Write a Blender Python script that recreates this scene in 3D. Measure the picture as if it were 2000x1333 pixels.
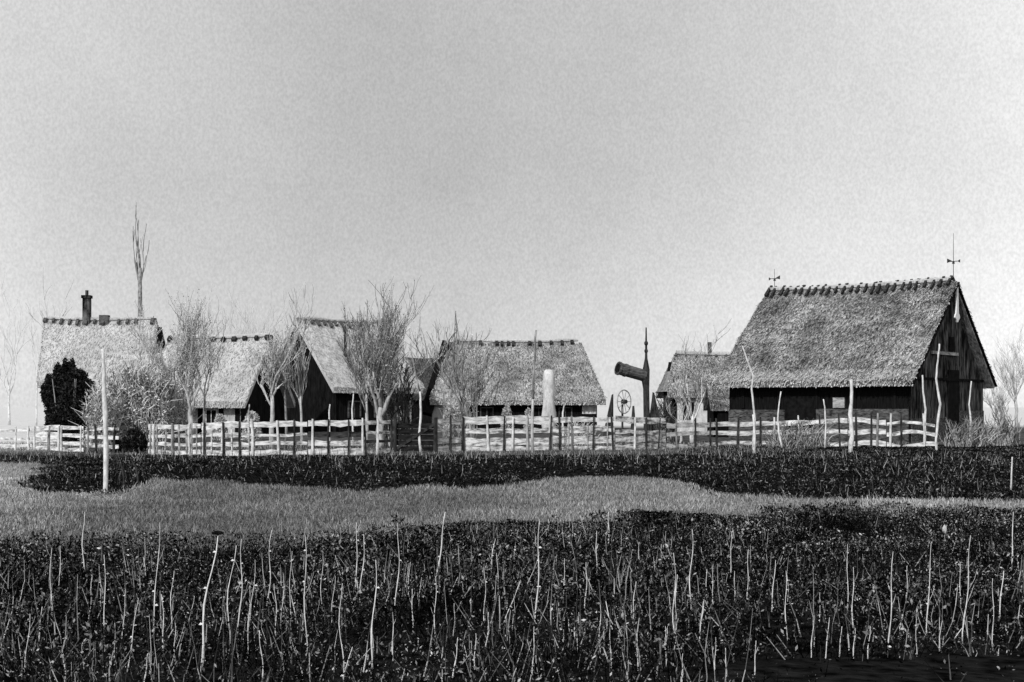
import bpy, bmesh, math, random
import numpy as np
from mathutils import Vector, Matrix, noise as mnoise

for o in list(bpy.data.objects): bpy.data.objects.remove(o)
S = bpy.context.scene
C = S.collection
random.seed(7); RNG = np.random.default_rng(7)

# ------------------------------------------------------------------ camera, sky, sun, exposure
F, HZ, CH = 2747.0, 795.0, 1.7           # focal length and horizon row (photo pixels), eye height (m)
cam = bpy.data.cameras.new('camera'); co = bpy.data.objects.new('camera', cam); C.objects.link(co)
co.location = (0, 0, CH); co.rotation_euler = (math.radians(90), 0, 0)
cam.sensor_width = 36; cam.lens = 36 * F / 2000; cam.shift_y = (HZ - 666.5) / 2000
cam.clip_start = 0.1; cam.clip_end = 8000
S.camera = co
S.view_settings.view_transform = 'Standard'; S.view_settings.look = 'None'
S.view_settings.exposure = 0; S.view_settings.gamma = 1

SUN = Vector((-0.42, -0.80, 0.64)).normalized()
w = bpy.data.worlds.new('World'); S.world = w; w.use_nodes = True
nt = w.node_tree; N = nt.nodes; L = nt.links
bg = N['Background']; bg.inputs['Strength'].default_value = 0.123
sky = N.new('ShaderNodeTexSky'); sky.sky_type = 'NISHITA'; sky.sun_disc = False
sky.sun_elevation = math.asin(SUN.z); sky.sun_rotation = math.atan2(SUN.x, SUN.y)
bw = N.new('ShaderNodeRGBToBW'); L.new(sky.outputs[0], bw.inputs[0])
even = N.new('ShaderNodeMix'); even.inputs[0].default_value = 0.80          # thin even overcast over the sky
L.new(bw.outputs[0], even.inputs[2]); even.inputs[3].default_value = 5.0
tc = N.new('ShaderNodeTexCoord')
def wnoise(scale, lo, hi, det=4, stretch=None):
    n = N.new('ShaderNodeTexNoise'); n.inputs['Scale'].default_value = scale; n.inputs['Detail'].default_value = det
    if stretch:
        mp = N.new('ShaderNodeMapping'); mp.inputs['Rotation'].default_value = (0, 0.5, 0); mp.inputs['Scale'].default_value = stretch
        L.new(tc.outputs['Generated'], mp.inputs[0]); L.new(mp.outputs[0], n.inputs[0])
    else: L.new(tc.outputs['Generated'], n.inputs[0])
    m = N.new('ShaderNodeMapRange'); m.inputs[1].default_value = 0.3; m.inputs[2].default_value = 0.7
    m.inputs[3].default_value = lo; m.inputs[4].default_value = hi; L.new(n.outputs[0], m.inputs[0]); return m.outputs[0]
def mul(a, b):
    m = N.new('ShaderNodeMath'); m.operation = 'MULTIPLY'; L.new(a, m.inputs[0]); L.new(b, m.inputs[1]); return m.outputs[0]
v = mul(mul(mul(even.outputs[0], wnoise(2.0, 0.83, 1.15, 5)), wnoise(45, 0.985, 1.015, 2)), wnoise(600, 0.91, 1.09, 2, (1, 1, 0.7)))
# brighter towards the left and right of the view, an edge fade put into the sky colour, and at the horizon
sep = N.new('ShaderNodeSeparateXYZ'); L.new(tc.outputs['Generated'], sep.inputs[0])
ax = N.new('ShaderNodeMath'); ax.operation = 'ABSOLUTE'
ad = N.new('ShaderNodeMath'); ad.operation = 'ADD'; ad.inputs[1].default_value = 0.09
L.new(sep.outputs[0], ad.inputs[0]); L.new(ad.outputs[0], ax.inputs[0])
mr = N.new('ShaderNodeMapRange'); mr.inputs[1].default_value = 0.05; mr.inputs[2].default_value = 0.42; mr.inputs[3].default_value = 0.91; mr.inputs[4].default_value = 1.42
L.new(ax.outputs[0], mr.inputs[0])
mz = N.new('ShaderNodeMapRange'); mz.inputs[1].default_value = 0.0; mz.inputs[2].default_value = 0.16; mz.inputs[3].default_value = 1.13; mz.inputs[4].default_value = 0.97
L.new(sep.outputs[2], mz.inputs[0])
v = mul(mul(v, mr.outputs[0]), mz.outputs[0])
L.new(v, bg.inputs['Color'])

sl = bpy.data.lights.new('sun', 'SUN'); sl.energy = 3.4; sl.angle = math.radians(0.6); sl.color = (1, 1, 1)
so = bpy.data.objects.new('sun', sl); C.objects.link(so); so.rotation_euler = SUN.to_track_quat('Z', 'Y').to_euler()
so.location = (0, 0, 60)

# ------------------------------------------------------------------ helpers
def at(px, py, D): return Vector(((px - 1000) / F * D, D, CH + (HZ - py) / F * D))
def gdepth(py, z=0.0): return (CH - z) * F / (py - HZ)
def tag(o, label, cat, group=None, kind=None):
    if label: o['label'] = label
    if cat: o['category'] = cat
    if group: o['group'] = group
    if kind: o['kind'] = kind
    return o
def empty(name, loc, rz, label, cat, group=None):
    o = bpy.data.objects.new(name, None); C.objects.link(o); o.location = loc; o.rotation_euler = (0, 0, rz)
    o.empty_display_size = 0.3
    return tag(o, label, cat, group)
class MB:
    def __init__(s): s.v = []; s.f = []; s.m = []
    def add(s, vs, fs, mi=0):
        b = len(s.v); s.v.extend([tuple(p) for p in vs]); s.f.extend([tuple(i + b for i in f) for f in fs]); s.m.extend([mi] * len(fs))
    def box(s, x0, x1, y0, y1, z0, z1, mi=0, jit=0):
        vs = [(x, y, z) for z in (z0, z1) for y in (y0, y1) for x in (x0, x1)]
        if jit: vs = [tuple(c + random.uniform(-jit, jit) for c in p) for p in vs]
        s.add(vs, [(0, 2, 3, 1), (4, 5, 7, 6), (0, 1, 5, 4), (2, 6, 7, 3), (0, 4, 6, 2), (1, 3, 7, 5)], mi)
    def tube(s, pts, rs, n=6, mi=0):
        pts = [Vector(p) for p in pts]; vs = []; fs = []
        for i, p in enumerate(pts):
            d = (pts[min(i + 1, len(pts) - 1)] - pts[max(i - 1, 0)])
            if d.length < 1e-6: d = Vector((0, 0, 1))
            d.normalize(); a = d.cross(Vector((0.31, 0.92, 0.2))).normalized(); b = d.cross(a)
            r = rs[i] if hasattr(rs, '__len__') else rs
            for k in range(n):
                t = 2 * math.pi * k / n; vs.append(p + (a * math.cos(t) + b * math.sin(t)) * r)
        for i in range(len(pts) - 1):
            for k in range(n): fs.append((i * n + k, i * n + (k + 1) % n, (i + 1) * n + (k + 1) % n, (i + 1) * n + k))
        fs.append(tuple(reversed(range(n)))); fs.append(tuple(range((len(pts) - 1) * n, len(pts) * n)))
        s.add(vs, fs, mi)
    def beam(s, a, b, w_, t_, mi=0):
        a = Vector(a); b = Vector(b); d = (b - a).normalized(); u = d.cross(Vector((0, 1, 0.001))).normalized() * w_ / 2; q = d.cross(u).normalized() * t_ / 2
        vs = [a - u - q, a + u - q, a + u + q, a - u + q, b - u - q, b + u - q, b + u + q, b - u + q]
        s.add(vs, [(3, 2, 1, 0), (4, 5, 6, 7), (0, 1, 5, 4), (1, 2, 6, 5), (2, 3, 7, 6), (3, 0, 4, 7)], mi)
    def build(s, name, mats, parent=None, smooth=False):
        me = bpy.data.meshes.new(name); me.from_pydata(s.v, [], s.f); me.update()
        for m in (mats if isinstance(mats, (list, tuple)) else [mats]): me.materials.append(m)
        me.polygons.foreach_set('material_index', s.m)
        if smooth: me.polygons.foreach_set('use_smooth', [True] * len(me.polygons))
        o = bpy.data.objects.new(name, me); C.objects.link(o)
        if parent: o.parent = parent
        return o
def fast_mesh(name, V, nper, mat):
    """V: (n, nper, 3) array of separate polygons with nper corners"""
    n = V.shape[0]; me = bpy.data.meshes.new(name)
    me.vertices.add(n * nper); me.vertices.foreach_set('co', V.reshape(-1).astype(np.float32))
    me.loops.add(n * nper); me.loops.foreach_set('vertex_index', np.arange(n * nper, dtype=np.int32))
    me.polygons.add(n); me.polygons.foreach_set('loop_start', np.arange(0, n * nper, nper, dtype=np.int32))
    me.polygons.foreach_set('loop_total', np.full(n, nper, dtype=np.int32)); me.update(calc_edges=True)
    me.materials.append(mat); o = bpy.data.objects.new(name, me); C.objects.link(o); return o

# ------------------------------------------------------------------ materials (all grey: the photograph is monochrome)
def mat(name, lo, hi, scale=8, stretch=(1, 1, 1), contrast=(0.35, 0.65), det=6, bump=0.4, bscale=None, rough=0.9, island=False, big=None, xr=None):
    m = bpy.data.materials.new(name); m.use_nodes = True; t = m.node_tree; n = t.nodes; l = t.links
    p = n['Principled BSDF']; p.inputs['Roughness'].default_value = rough; p.inputs['Specular IOR Level'].default_value = 0.02
    cr = n.new('ShaderNodeMapRange'); cr.inputs[1].default_value = contrast[0]; cr.inputs[2].default_value = contrast[1]
    cr.inputs[3].default_value = lo; cr.inputs[4].default_value = hi
    c = n.new('ShaderNodeTexCoord'); mp = n.new('ShaderNodeMapping'); mp.inputs['Scale'].default_value = stretch
    l.new(c.outputs['Object'], mp.inputs[0])
    ns = n.new('ShaderNodeTexNoise'); ns.inputs['Scale'].default_value = scale; ns.inputs['Detail'].default_value = det; ns.inputs['Roughness'].default_value = 0.65
    l.new(mp.outputs[0], ns.inputs[0])
    if island:
        g = n.new('ShaderNodeNewGeometry'); pw = n.new('ShaderNodeMath'); pw.operation = 'POWER'; pw.inputs[1].default_value = island
        l.new(g.outputs['Random Per Island'], pw.inputs[0]); cr.inputs[1].default_value = 0; cr.inputs[2].default_value = 1
        l.new(pw.outputs[0], cr.inputs[0])
    else: l.new(ns.outputs[0], cr.inputs[0])
    out = cr.outputs[0]
    if big:
        b2 = n.new('ShaderNodeTexNoise'); b2.inputs['Scale'].default_value = big[0]; b2.inputs['Detail'].default_value = 3
        l.new(c.outputs['Object'], b2.inputs[0]); r2 = n.new('ShaderNodeMapRange'); r2.inputs[1].default_value = 0.35; r2.inputs[2].default_value = 0.65
        r2.inputs[3].default_value = big[1]; r2.inputs[4].default_value = big[2]; l.new(b2.outputs[0], r2.inputs[0])
        mm = n.new('ShaderNodeMath'); mm.operation = 'MULTIPLY'; l.new(out, mm.inputs[0]); l.new(r2.outputs[0], mm.inputs[1]); out = mm.outputs[0]
    if xr:
        sx = n.new('ShaderNodeSeparateXYZ'); l.new(c.outputs['Object'], sx.inputs[0]); out = xramp(n, l, sx.outputs[0], out, xr)
    l.new(out, p.inputs['Base Color'])
    if bump and not island:
        bp = n.new('ShaderNodeBump'); bp.inputs['Strength'].default_value = bump; bp.inputs['Distance'].default_value = 0.08
        l.new(ns.outputs[0], bp.inputs['Height']); l.new(bp.outputs[0], p.inputs['Normal'])
    return m
def xramp(n, l, xs, out, pts):
    """ground that is barer in mid bank and coloured pale at the far left for the edge fade: multiplies by a curve over world x (metres)"""
    nz = n.new('ShaderNodeTexNoise'); nz.inputs['Scale'].default_value = 0.7; nz.inputs['Detail'].default_value = 4
    tcn = n.new('ShaderNodeTexCoord'); l.new(tcn.outputs['Object'], nz.inputs[0])
    ma = n.new('ShaderNodeMath'); ma.operation = 'MULTIPLY_ADD'; l.new(nz.outputs[0], ma.inputs[0]); ma.inputs[1].default_value = 5.0; l.new(xs, ma.inputs[2])
    mr_ = n.new('ShaderNodeMapRange'); mr_.inputs[1].default_value = -12 + 2.5; mr_.inputs[2].default_value = 12 + 2.5; l.new(ma.outputs[0], mr_.inputs[0])
    cr_ = n.new('ShaderNodeValToRGB'); e_ = cr_.color_ramp.elements
    for i, (x, v_) in enumerate(pts):
        el = e_[i] if i < 2 else e_.new(0.5)
        el.position = (x + 12) / 24; el.color = (v_ / 3, v_ / 3, v_ / 3, 1)
    l.new(mr_.outputs[0], cr_.inputs[0]); m_ = n.new('ShaderNodeMath'); m_.operation = 'MULTIPLY'; l.new(cr_.outputs[0], m_.inputs[0]); l.new(out, m_.inputs[1])
    m2_ = n.new('ShaderNodeMath'); m2_.operation = 'MULTIPLY'; m2_.inputs[1].default_value = 3; l.new(m_.outputs[0], m2_.inputs[0]); return m2_.outputs[0]
XR = [(-11, 1.9), (12, 0.7), (-8.2, 1.5), (-6.5, 0.74), (-2, 0.85), (0.2, 1.9), (3.2, 2.2), (5.5, 1.4)]  # far-left values paint the edge fade; the middle is barer grass
M = {}
M['thatch'] = mat('thatch', 0.07, 0.42, 5, (2.2, 0.8, 0.8), (0.36, 0.64), 8, 1.0, big=(0.6, 0.55, 1.3))
M['thatch_pale'] = mat('thatch_pale', 0.32, 0.52, 5, (2.0, 0.8, 0.8), (0.33, 0.67), 8, 0.8, big=(0.5, 0.8, 1.15))
M['thatch_dark'] = mat('thatch_dark', 0.008, 0.09, 5, (2, 0.8, 0.8), (0.36, 0.64), 8, 1.0)
M['straw'] = mat('straw', 0.03, 0.60, island=1.6, big=(0.6, 0.55, 1.3))
M['straw_pale'] = mat('straw_pale', 0.25, 0.62, island=1.0)
M['straw_light'] = mat('straw_light', 0.27, 0.54, island=1.2, big=(0.5, 0.8, 1.1))
M['tarred_shade'] = mat('tarred_boards_shade', 0.003, 0.014, 4, (4, 1, 0.4), (0.35, 0.7), 6, 0.5)  # tar tone so black that it also carries eave and gable shade
M['tar_mottle'] = mat('weathered_tarred_wall', 0.006, 0.17, 2.2, (1, 2.2, 0.45), (0.42, 0.72), 8, 0.6, big=(0.6, 0.5, 1.5))
M['brick'] = mat('old_brick', 0.012, 0.13, 7, (0.6, 1, 2), (0.35, 0.65), 7, 0.5, big=(0.8, 0.6, 1.3))
M['white'] = mat('whitewash', 0.32, 0.62, 4, (1, 1, 0.5), (0.3, 0.6), 8, 0.5, big=(0.9, 0.8, 1.1))
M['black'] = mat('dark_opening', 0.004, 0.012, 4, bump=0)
M['rail_white'] = mat('whitened_rail', 0.16, 0.72, 2.6, (1, 1, 4), (0.34, 0.58), 6, 0.3)
M['rail_grey'] = mat('weathered_rail', 0.12, 0.42, 2.5, (1, 1, 4), (0.35, 0.62), 6, 0.4)
M['rail_dark'] = mat('dark_rail', 0.012, 0.07, 3, (1, 1, 4), (0.35, 0.65), 6, 0.4)
M['post_dark'] = mat('dark_post', 0.01, 0.06, 5, (2, 2, 0.6), (0.35, 0.65), 6, 0.5)
M['birch'] = mat('pale_bark', 0.28, 0.72, 4, (2, 2, 1), (0.3, 0.6), 6, 0.3)
M['bark'] = mat('grey_bark', 0.06, 0.34, 4, (2, 2, 0.7), (0.35, 0.65), 6, 0.5)
M['bark_pale'] = mat('light_grey_bark', 0.22, 0.55, 4, (2, 2, 0.7), (0.35, 0.65), 6, 0.5)
M['twig'] = mat('twigs', 0.04, 0.42, island=1.4)
M['twig_pale'] = mat('pale_twigs', 0.16, 0.72, island=1.0)
M['twig_dark'] = mat('dark_twigs', 0.02, 0.10, island=1.0)
M['bud'] = mat('dry_leaf', 0.03, 0.70, island=1.0)
M['evergreen'] = mat('evergreen_leaf', 0.006, 0.04, island=2.0)
M['scrub'] = mat('scrub_leaf', 0.002, 0.20, island=6.0, big=(0.6, 0.2, 1.9))
M['weed'] = mat('weed_leaf', 0.001, 0.34, island=7.5, big=(0.75, 0.05, 2.0))
M['stalk'] = mat('dry_stalk', 0.42, 0.80, 9, (1, 1, 1), (0.3, 0.7), 4, 0.2)
M['stalk_i'] = mat('dry_stalks', 0.02, 0.75, island=2.8)
M['drygrass'] = mat('dry_grass', 0.05, 0.36, island=1.2, big=(0.35, 0.75, 1.2), xr=XR)
M['iron'] = mat('wrought_iron', 0.02, 0.05, 8, bump=0.1)
M['zinc'] = mat('painted_board', 0.7, 0.85, 5, bump=0.1)
M['wood'] = mat('old_wood', 0.03, 0.14, 4, (1, 1, 5), (0.35, 0.65), 6, 0.4)

# ------------------------------------------------------------------ terrain
TP = [(-400, 960), (40, 965), (100, 966), (200, 960), (300, 940), (420, 940), (500, 948), (600, 956), (700, 966), (780, 962), (850, 953), (900, 957), (1000, 950), (1100, 935), (1150, 930), (1220, 932), (1320, 940), (1380, 956), (1450, 970), (1550, 979), (1700, 981), (2000, 983), (2500, 985)]
BP = [(-400, 1048), (0, 1048), (200, 1050), (400, 1046), (550, 1045), (650, 1030), (720, 1022), (860, 1015), (1000, 1020), (1100, 1011), (1200, 1004), (1300, 1000), (1400, 996), (1500, 991), (1700, 991), (2000, 992), (2500, 994)]
ZC = 0.12
tx = np.array([(p - 1000) / F * gdepth(y, ZC) for p, y in TP]); td = np.array([gdepth(y, ZC) for p, y in TP])
bx = np.array([(p - 1000) / F * gdepth(y, 0.15) for p, y in BP]); bd = np.array([gdepth(y, 0.15) for p, y in BP])
def mono(x, d):
    o = np.argsort(x); return x[o], d[o]
tx, td = mono(tx, td); bx, bd = mono(bx, bd)
def sm(a, b, x): t = np.clip((x - a) / (b - a), 0, 1); return t * t * (3 - 2 * t)
_g = RNG.random((64, 64))
def vn(x, y, s):
    x = np.asarray(x) * s + 500; y = np.asarray(y) * s + 500; xi = np.floor(x).astype(int); yi = np.floor(y).astype(int)
    fx = x - xi; fy = y - yi; fx = fx * fx * (3 - 2 * fx); fy = fy * fy * (3 - 2 * fy)
    g = lambda a, b: _g[a % 64, b % 64]
    return (g(xi, yi) * (1 - fx) + g(xi + 1, yi) * fx) * (1 - fy) + (g(xi, yi + 1) * (1 - fx) + g(xi + 1, yi + 1) * fx) * fy
def zg(X, Y):
    X = np.asarray(X, float); Y = np.asarray(Y, float)
    Tc = np.interp(X, tx, td)
    crest = ZC * np.exp(-((Y - Tc) / 2.2) ** 2)
    fade = 1 - 0.7 * sm(4, 9, X); leftf = 1 - 0.85 * sm(-7.5, -10.5, X)
    ditch = -0.85 * fade * leftf * sm(Tc + 0.2, Tc + 2.2, Y) * (1 - sm(Tc + 8, 46.5, Y))
    n = (vn(X, Y, 0.5) - 0.5) * 0.10 + (vn(X, Y, 1.7) - 0.5) * 0.05
    return crest + ditch + n * np.exp(-np.maximum(Y - 60, 0) / 60) * (1 - 0.6 * sm(48, 52, Y))
def dry(X, Y):
    X = np.asarray(X, float); Y = np.asarray(Y, float)
    j = (vn(X, Y, 0.9) - 0.5) * 1.4 + (vn(X, Y, 2.6) - 0.5) * 0.8
    a = sm(-0.35, 0.35, Y - np.interp(X, bx, bd) - j * 0.7) * (1 - sm(-0.1, 0.25, Y - np.interp(X, tx, td) - j * 0.22))
    left = sm(0.32, 0.36, -X / np.maximum(Y, 1) + j * 0.015) * sm(18.2, 19, Y) * (1 - sm(40, 47, Y))  # pale left strip puts the view's edge fade into the ground colour
    a = np.maximum(a, left * 0.8)
    return a
def yard(X, Y): return sm(49, 52, np.asarray(Y, float) + (vn(X, Y, 0.8) - 0.5) * 2 - 14 * sm(8, 16, np.asarray(X, float)) + 0)
def axis(parts):
    r = []
    for a, b, s in parts: r += list(np.arange(a, b, s))
    return np.array(sorted(set(np.round(r, 3))))
gx = axis([(-3000, -400, 400), (-400, -60, 20), (-60, -24, 2), (-24, 24, 0.22), (24, 60, 2), (60, 400, 20), (400, 3001, 400)])
gy = axis([(-20, 6, 2), (6, 34, 0.2), (34, 56, 0.35), (56, 110, 2), (110, 400, 20), (400, 4001, 400)])
GX, GY = np.meshgrid(gx, gy); GZ = zg(GX, GY)
me = bpy.data.meshes.new('ground'); nx, ny = len(gx), len(gy)
me.vertices.add(nx * ny); me.vertices.foreach_set('co', np.stack([GX, GY, GZ], -1).reshape(-1).astype(np.float32))
q = np.arange((ny - 1) * (nx - 1)); r_, c_ = q // (nx - 1), q % (nx - 1); i0 = r_ * nx + c_
idx = np.stack([i0, i0 + 1, i0 + nx + 1, i0 + nx], -1).reshape(-1).astype(np.int32)
me.loops.add(len(idx)); me.loops.foreach_set('vertex_index', idx)
me.polygons.add(len(q)); me.polygons.foreach_set('loop_start', np.arange(0, len(idx), 4, dtype=np.int32)); me.polygons.foreach_set('loop_total', np.full(len(q), 4, dtype=np.int32))
me.update(calc_edges=True); me.polygons.foreach_set('use_smooth', [True] * len(q))
a1 = me.attributes.new('dry', 'FLOAT', 'POINT'); a1.data.foreach_set('value', dry(GX, GY).reshape(-1).astype(np.float32))
a2 = me.attributes.new('yard', 'FLOAT', 'POINT'); a2.data.foreach_set('value', yard(GX, GY).reshape(-1).astype(np.float32))
a3 = me.attributes.new('field', 'FLOAT', 'POINT'); a3.data.foreach_set('value', (np.maximum(sm(0.315, 0.335, -GX / np.maximum(GY, 1)) * sm(52, 58, GY), sm(118, 126, GY))).reshape(-1).astype(np.float32))  # left and far field coloured near-white, a painted fade into the sky
gm = bpy.data.materials.new('ground'); gm.use_nodes = True; t = gm.node_tree; n = t.nodes; l = t.links
p = n['Principled BSDF']; p.inputs['Roughness'].default_value = 0.95; p.inputs['Specular IOR Level'].default_value = 0.0
def gn(scale, lo, hi, a=0.35, b=0.65, det=8):
    c = n.new('ShaderNodeTexCoord'); s_ = n.new('ShaderNodeTexNoise'); s_.inputs['Scale'].default_value = scale; s_.inputs['Detail'].default_value = det
    l.new(c.outputs['Object'], s_.inputs[0]); m_ = n.new('ShaderNodeMapRange'); m_.inputs[1].default_value = a; m_.inputs[2].default_value = b
    m_.inputs[3].default_value = lo; m_.inputs[4].default_value = hi; l.new(s_.outputs[0], m_.inputs[0]); return m_.outputs[0], s_.outputs[0]
dark, h1 = gn(6, 0.002, 0.016); pale, h2 = gn(14, 0.06, 0.26); yd, h3 = gn(2.5, 0.008, 0.13); fd, h4 = gn(0.6, 0.5, 0.62)
def mixf(f, a, b):
    m_ = n.new('ShaderNodeMix'); at_ = n.new('ShaderNodeAttribute'); at_.attribute_name = f
    l.new(at_.outputs['Fac'], m_.inputs[0]); l.new(a, m_.inputs[2]); l.new(b, m_.inputs[3]); return m_.outputs[0]
tcx = n.new('ShaderNodeTexCoord'); sxx = n.new('ShaderNodeSeparateXYZ'); l.new(tcx.outputs['Object'], sxx.inputs[0]); pale = xramp(n, l, sxx.outputs[0], pale, XR)
l.new(mixf('field', mixf('yard', mixf('dry', dark, pale), yd), fd), p.inputs['Base Color'])
bp = n.new('ShaderNodeBump'); bp.inputs['Strength'].default_value = 0.8; bp.inputs['Distance'].default_value = 0.06; l.new(h2, bp.inputs['Height']); l.new(bp.outputs[0], p.inputs['Normal'])
me.materials.append(gm); go = bpy.data.objects.new('ground', me); C.objects.link(go); go['kind'] = 'structure'; go['label'] = 'rough farm ground with a pale grassy bank and a dark ditch'
def gz(x, y): return float(zg(x, y))

# ------------------------------------------------------------------ ground cover
def view_points(n, d0, d1, marg=0.41):
    D = np.sqrt(RNG.random(n) * (d1 * d1 - d0 * d0) + d0 * d0); X = (RNG.random(n) * 2 - 1) * marg * D
    return X, D
def blades(X, Y, h, wd, lean=0.35, z=None, segs=1):
    n_ = len(X); Z = (zg(X, Y) if z is None else z) - 0.01; a = RNG.random(n_) * 2 * np.pi; b = RNG.random(n_) * 2 * np.pi
    lx = np.cos(b) * lean * h * RNG.random(n_); ly = np.sin(b) * lean * h * RNG.random(n_)
    dx = np.cos(a) * wd / 2; dy = np.sin(a) * wd / 2
    V = np.zeros((n_, 4, 3))
    V[:, 0] = np.stack([X - dx, Y - dy, Z], -1); V[:, 1] = np.stack([X + dx, Y + dy, Z], -1)
    V[:, 2] = np.stack([X + dx * 0.35 + lx, Y + dy * 0.35 + ly, Z + h], -1); V[:, 3] = np.stack([X - dx * 0.35 + lx, Y - dy * 0.35 + ly, Z + h], -1)
    return V
def leaves(P, size):
    n_ = len(P); u = RNG.normal(size=(n_, 3)); u /= np.linalg.norm(u, axis=1)[:, None]; w_ = np.cross(u, RNG.normal(size=(n_, 3))); w_ /= np.linalg.norm(w_, axis=1)[:, None]
    s = size[:, None]; return np.stack([P - u * s, P + w_ * s * 0.42, P + u * s, P - w_ * s * 0.42], 1)
# pale dry grass on the bank
X, Y = view_points(230000, 17.5, 36); k = dry(X, Y) > 0.35 + 0.3 * RNG.random(len(X)); X, Y = X[k], Y[k]
V = blades(X, Y, 0.025 + 0.06 * RNG.random(len(X)), 0.010 + 0.010 * RNG.random(len(X)), 0.9)
tag(fast_mesh('dry_grass', V, 4, M['drygrass']), 'short pale dry grass covering the low bank between the dark weeds and the ditch', 'grass', kind='stuff')
X, Y = view_points(160000, 19, 55); k = (X / Y < -0.31) & (dry(X, Y) > 0.25 + 0.5 * RNG.random(len(X))); X, Y = X[k], Y[k]
tag(fast_mesh('faded_grass', blades(X, Y, 0.03 + 0.05 * RNG.random(len(X)), np.full(len(X), 0.02), 0.9), 4, mat('faded_grass', 0.12, 0.46, island=1.2)), 'grass at the far left of the bank, coloured pale for the fading edge', 'grass', kind='stuff')  # pale tone stands in for the whitening towards the edge of view
# sparse paler stems standing in the ditch scrub, most of them on its far slope
X, Y = view_points(9000, 28, 50); k = (Y > np.interp(X, tx, td) + 1) & (dry(X, Y) < 0.3) & (RNG.random(len(X)) < 0.25 + 0.75 * sm(40, 46, Y)) & (vn(X, Y, 0.6) > 0.35); X, Y = X[k], Y[k]
tag(fast_mesh('ditch_grass', blades(X, Y, 0.10 + 0.22 * RNG.random(len(X)) ** 2, np.full(len(X), 0.022), 0.8), 4, mat('ditch_grass', 0.03, 0.40, island=2.0)), 'sparse pale grass stems standing among the dark ditch scrub', 'grass', kind='stuff')
# dark scrub in the ditch
X, Y = view_points(170000, 23, 60); Tc = np.interp(X, tx, td)
k = (Y > Tc + 0.15) & (dry(X, Y) < 0.4) & (Y < 47.5 + 12 * sm(4, 9, X)); X, Y = X[k], Y[k]
cl = vn(X, Y, 0.8); hh = 0.03 + 0.55 * np.clip(cl * 0.6 + vn(X, Y, 2.3) * 0.4 - 0.42, 0, 1) * (1 - sm(38, 46, Y)) * (0.3 + 0.7 * sm(0, 3, Y - np.interp(X, tx, td)))
P = np.stack([X, Y, zg(X, Y) + hh * RNG.random(len(X))], -1)
tag(fast_mesh('ditch_scrub', np.concatenate([leaves(P, 0.02 + 0.035 * RNG.random(len(X))), blades(X[::3], Y[::3], hh[::3] * 1.1, np.full(len(X[::3]), 0.02), 0.9)]), 4, M['scrub']), 'dark low scrub and brambles filling the ditch in front of the fence', 'scrub', kind='stuff')
# dark weeds in the foreground
def fore(X, Y): return Y < np.interp(X, bx, bd) + 0.4 + (vn(X, Y, 0.9) - 0.5) * 1.6 + (vn(X, Y, 3.1) - 0.5) * 1.2
def bare(X, Y):                      # the dark strip nearly free of weeds along the bottom right
    px = 1000 + X / Y * F; py = HZ + CH / Y * F
    return (Y < 9.3 + (X - 1.72) * 0.30 + (vn(X, Y, 2.5) - 0.5) * 0.25) & (X > 1.3 + (vn(X, Y, 1.5) - 0.5) * 1.0)
X, Y = view_points(430000, 7.2, 25.5, 0.42); k = fore(X, Y) & ~(bare(X, Y) & (RNG.random(len(X)) > 0.05)); X, Y = X[k], Y[k]
cl = vn(X, Y, 1.3) * 0.6 + vn(X, Y, 3.5) * 0.4; hh = 0.06 + 0.42 * np.clip(cl - 0.2, 0, 1) * (1 - 0.3 * sm(14, 20, Y)); near = 1 - 0.45 * sm(16, 22, Y)
P = np.stack([X, Y, zg(X, Y) + hh * near * RNG.random(len(X)) ** 1.3], -1)
sz = (0.005 + 0.014 * RNG.random(len(X)) ** 3) * (0.7 + Y / 16)
tag(fast_mesh('weed_leaves', np.concatenate([leaves(P, sz * (0.6 + 0.8 * vn(X, Y, 0.9))), blades(X[::12], Y[::12], hh[::12] * 1.0 * (0.3 + 0.7 * RNG.random(len(X[::12]))), np.full(len(X[::12]), 0.010), 1.1)]), 4, M['weed']), 'dark tangled mass of low weeds filling the foreground', 'weeds', kind='stuff')
# thin short stalks between the traced ones, thickest towards the left and middle
X, Y = view_points(3000, 8, 21, 0.42); k = fore(X, Y) & ~bare(X, Y) & (vn(X, Y, 1.1) > 0.42) & (RNG.random(len(X)) > 0.15 + 0.45 * sm(1.5, 5, X) * sm(11, 14, Y) + 0.5 * sm(12, 17, Y)); X, Y = X[k], Y[k]
V = []
for x, y in zip(X, Y):
    h = random.uniform(0.18, 0.55) * (1.1 - 0.02 * y); z = gz(x, y); dx = random.gauss(0, 0.05) if random.random() < .8 else random.gauss(0, .13); wv = random.uniform(0.002, 0.0055)
    pts = [(x + dx * t_ + random.gauss(0, 0.008), y, z + h * t_) for t_ in (0, 0.3, 0.6, 1.0)]
    for i in range(3):
        a_, b_ = pts[i], pts[i + 1]; w0 = wv * (1 - i * 0.25); w1 = wv * (1 - (i + 1) * 0.25)
        V.append([(a_[0] - w0, a_[1], a_[2]), (a_[0] + w0, a_[1], a_[2]), (b_[0] + w1, b_[1], b_[2]), (b_[0] - w1, b_[1], b_[2])])
        V.append([(a_[0], a_[1] - w0, a_[2]), (a_[0], a_[1] + w0, a_[2]), (b_[0], b_[1] + w1, b_[2]), (b_[0], b_[1] - w1, b_[2])])
tag(fast_mesh('dry_stalks', np.array(V), 4, M['stalk_i']), 'thin short dry stalks scattered through the foreground weeds', 'dry stalks', kind='stuff')
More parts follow.
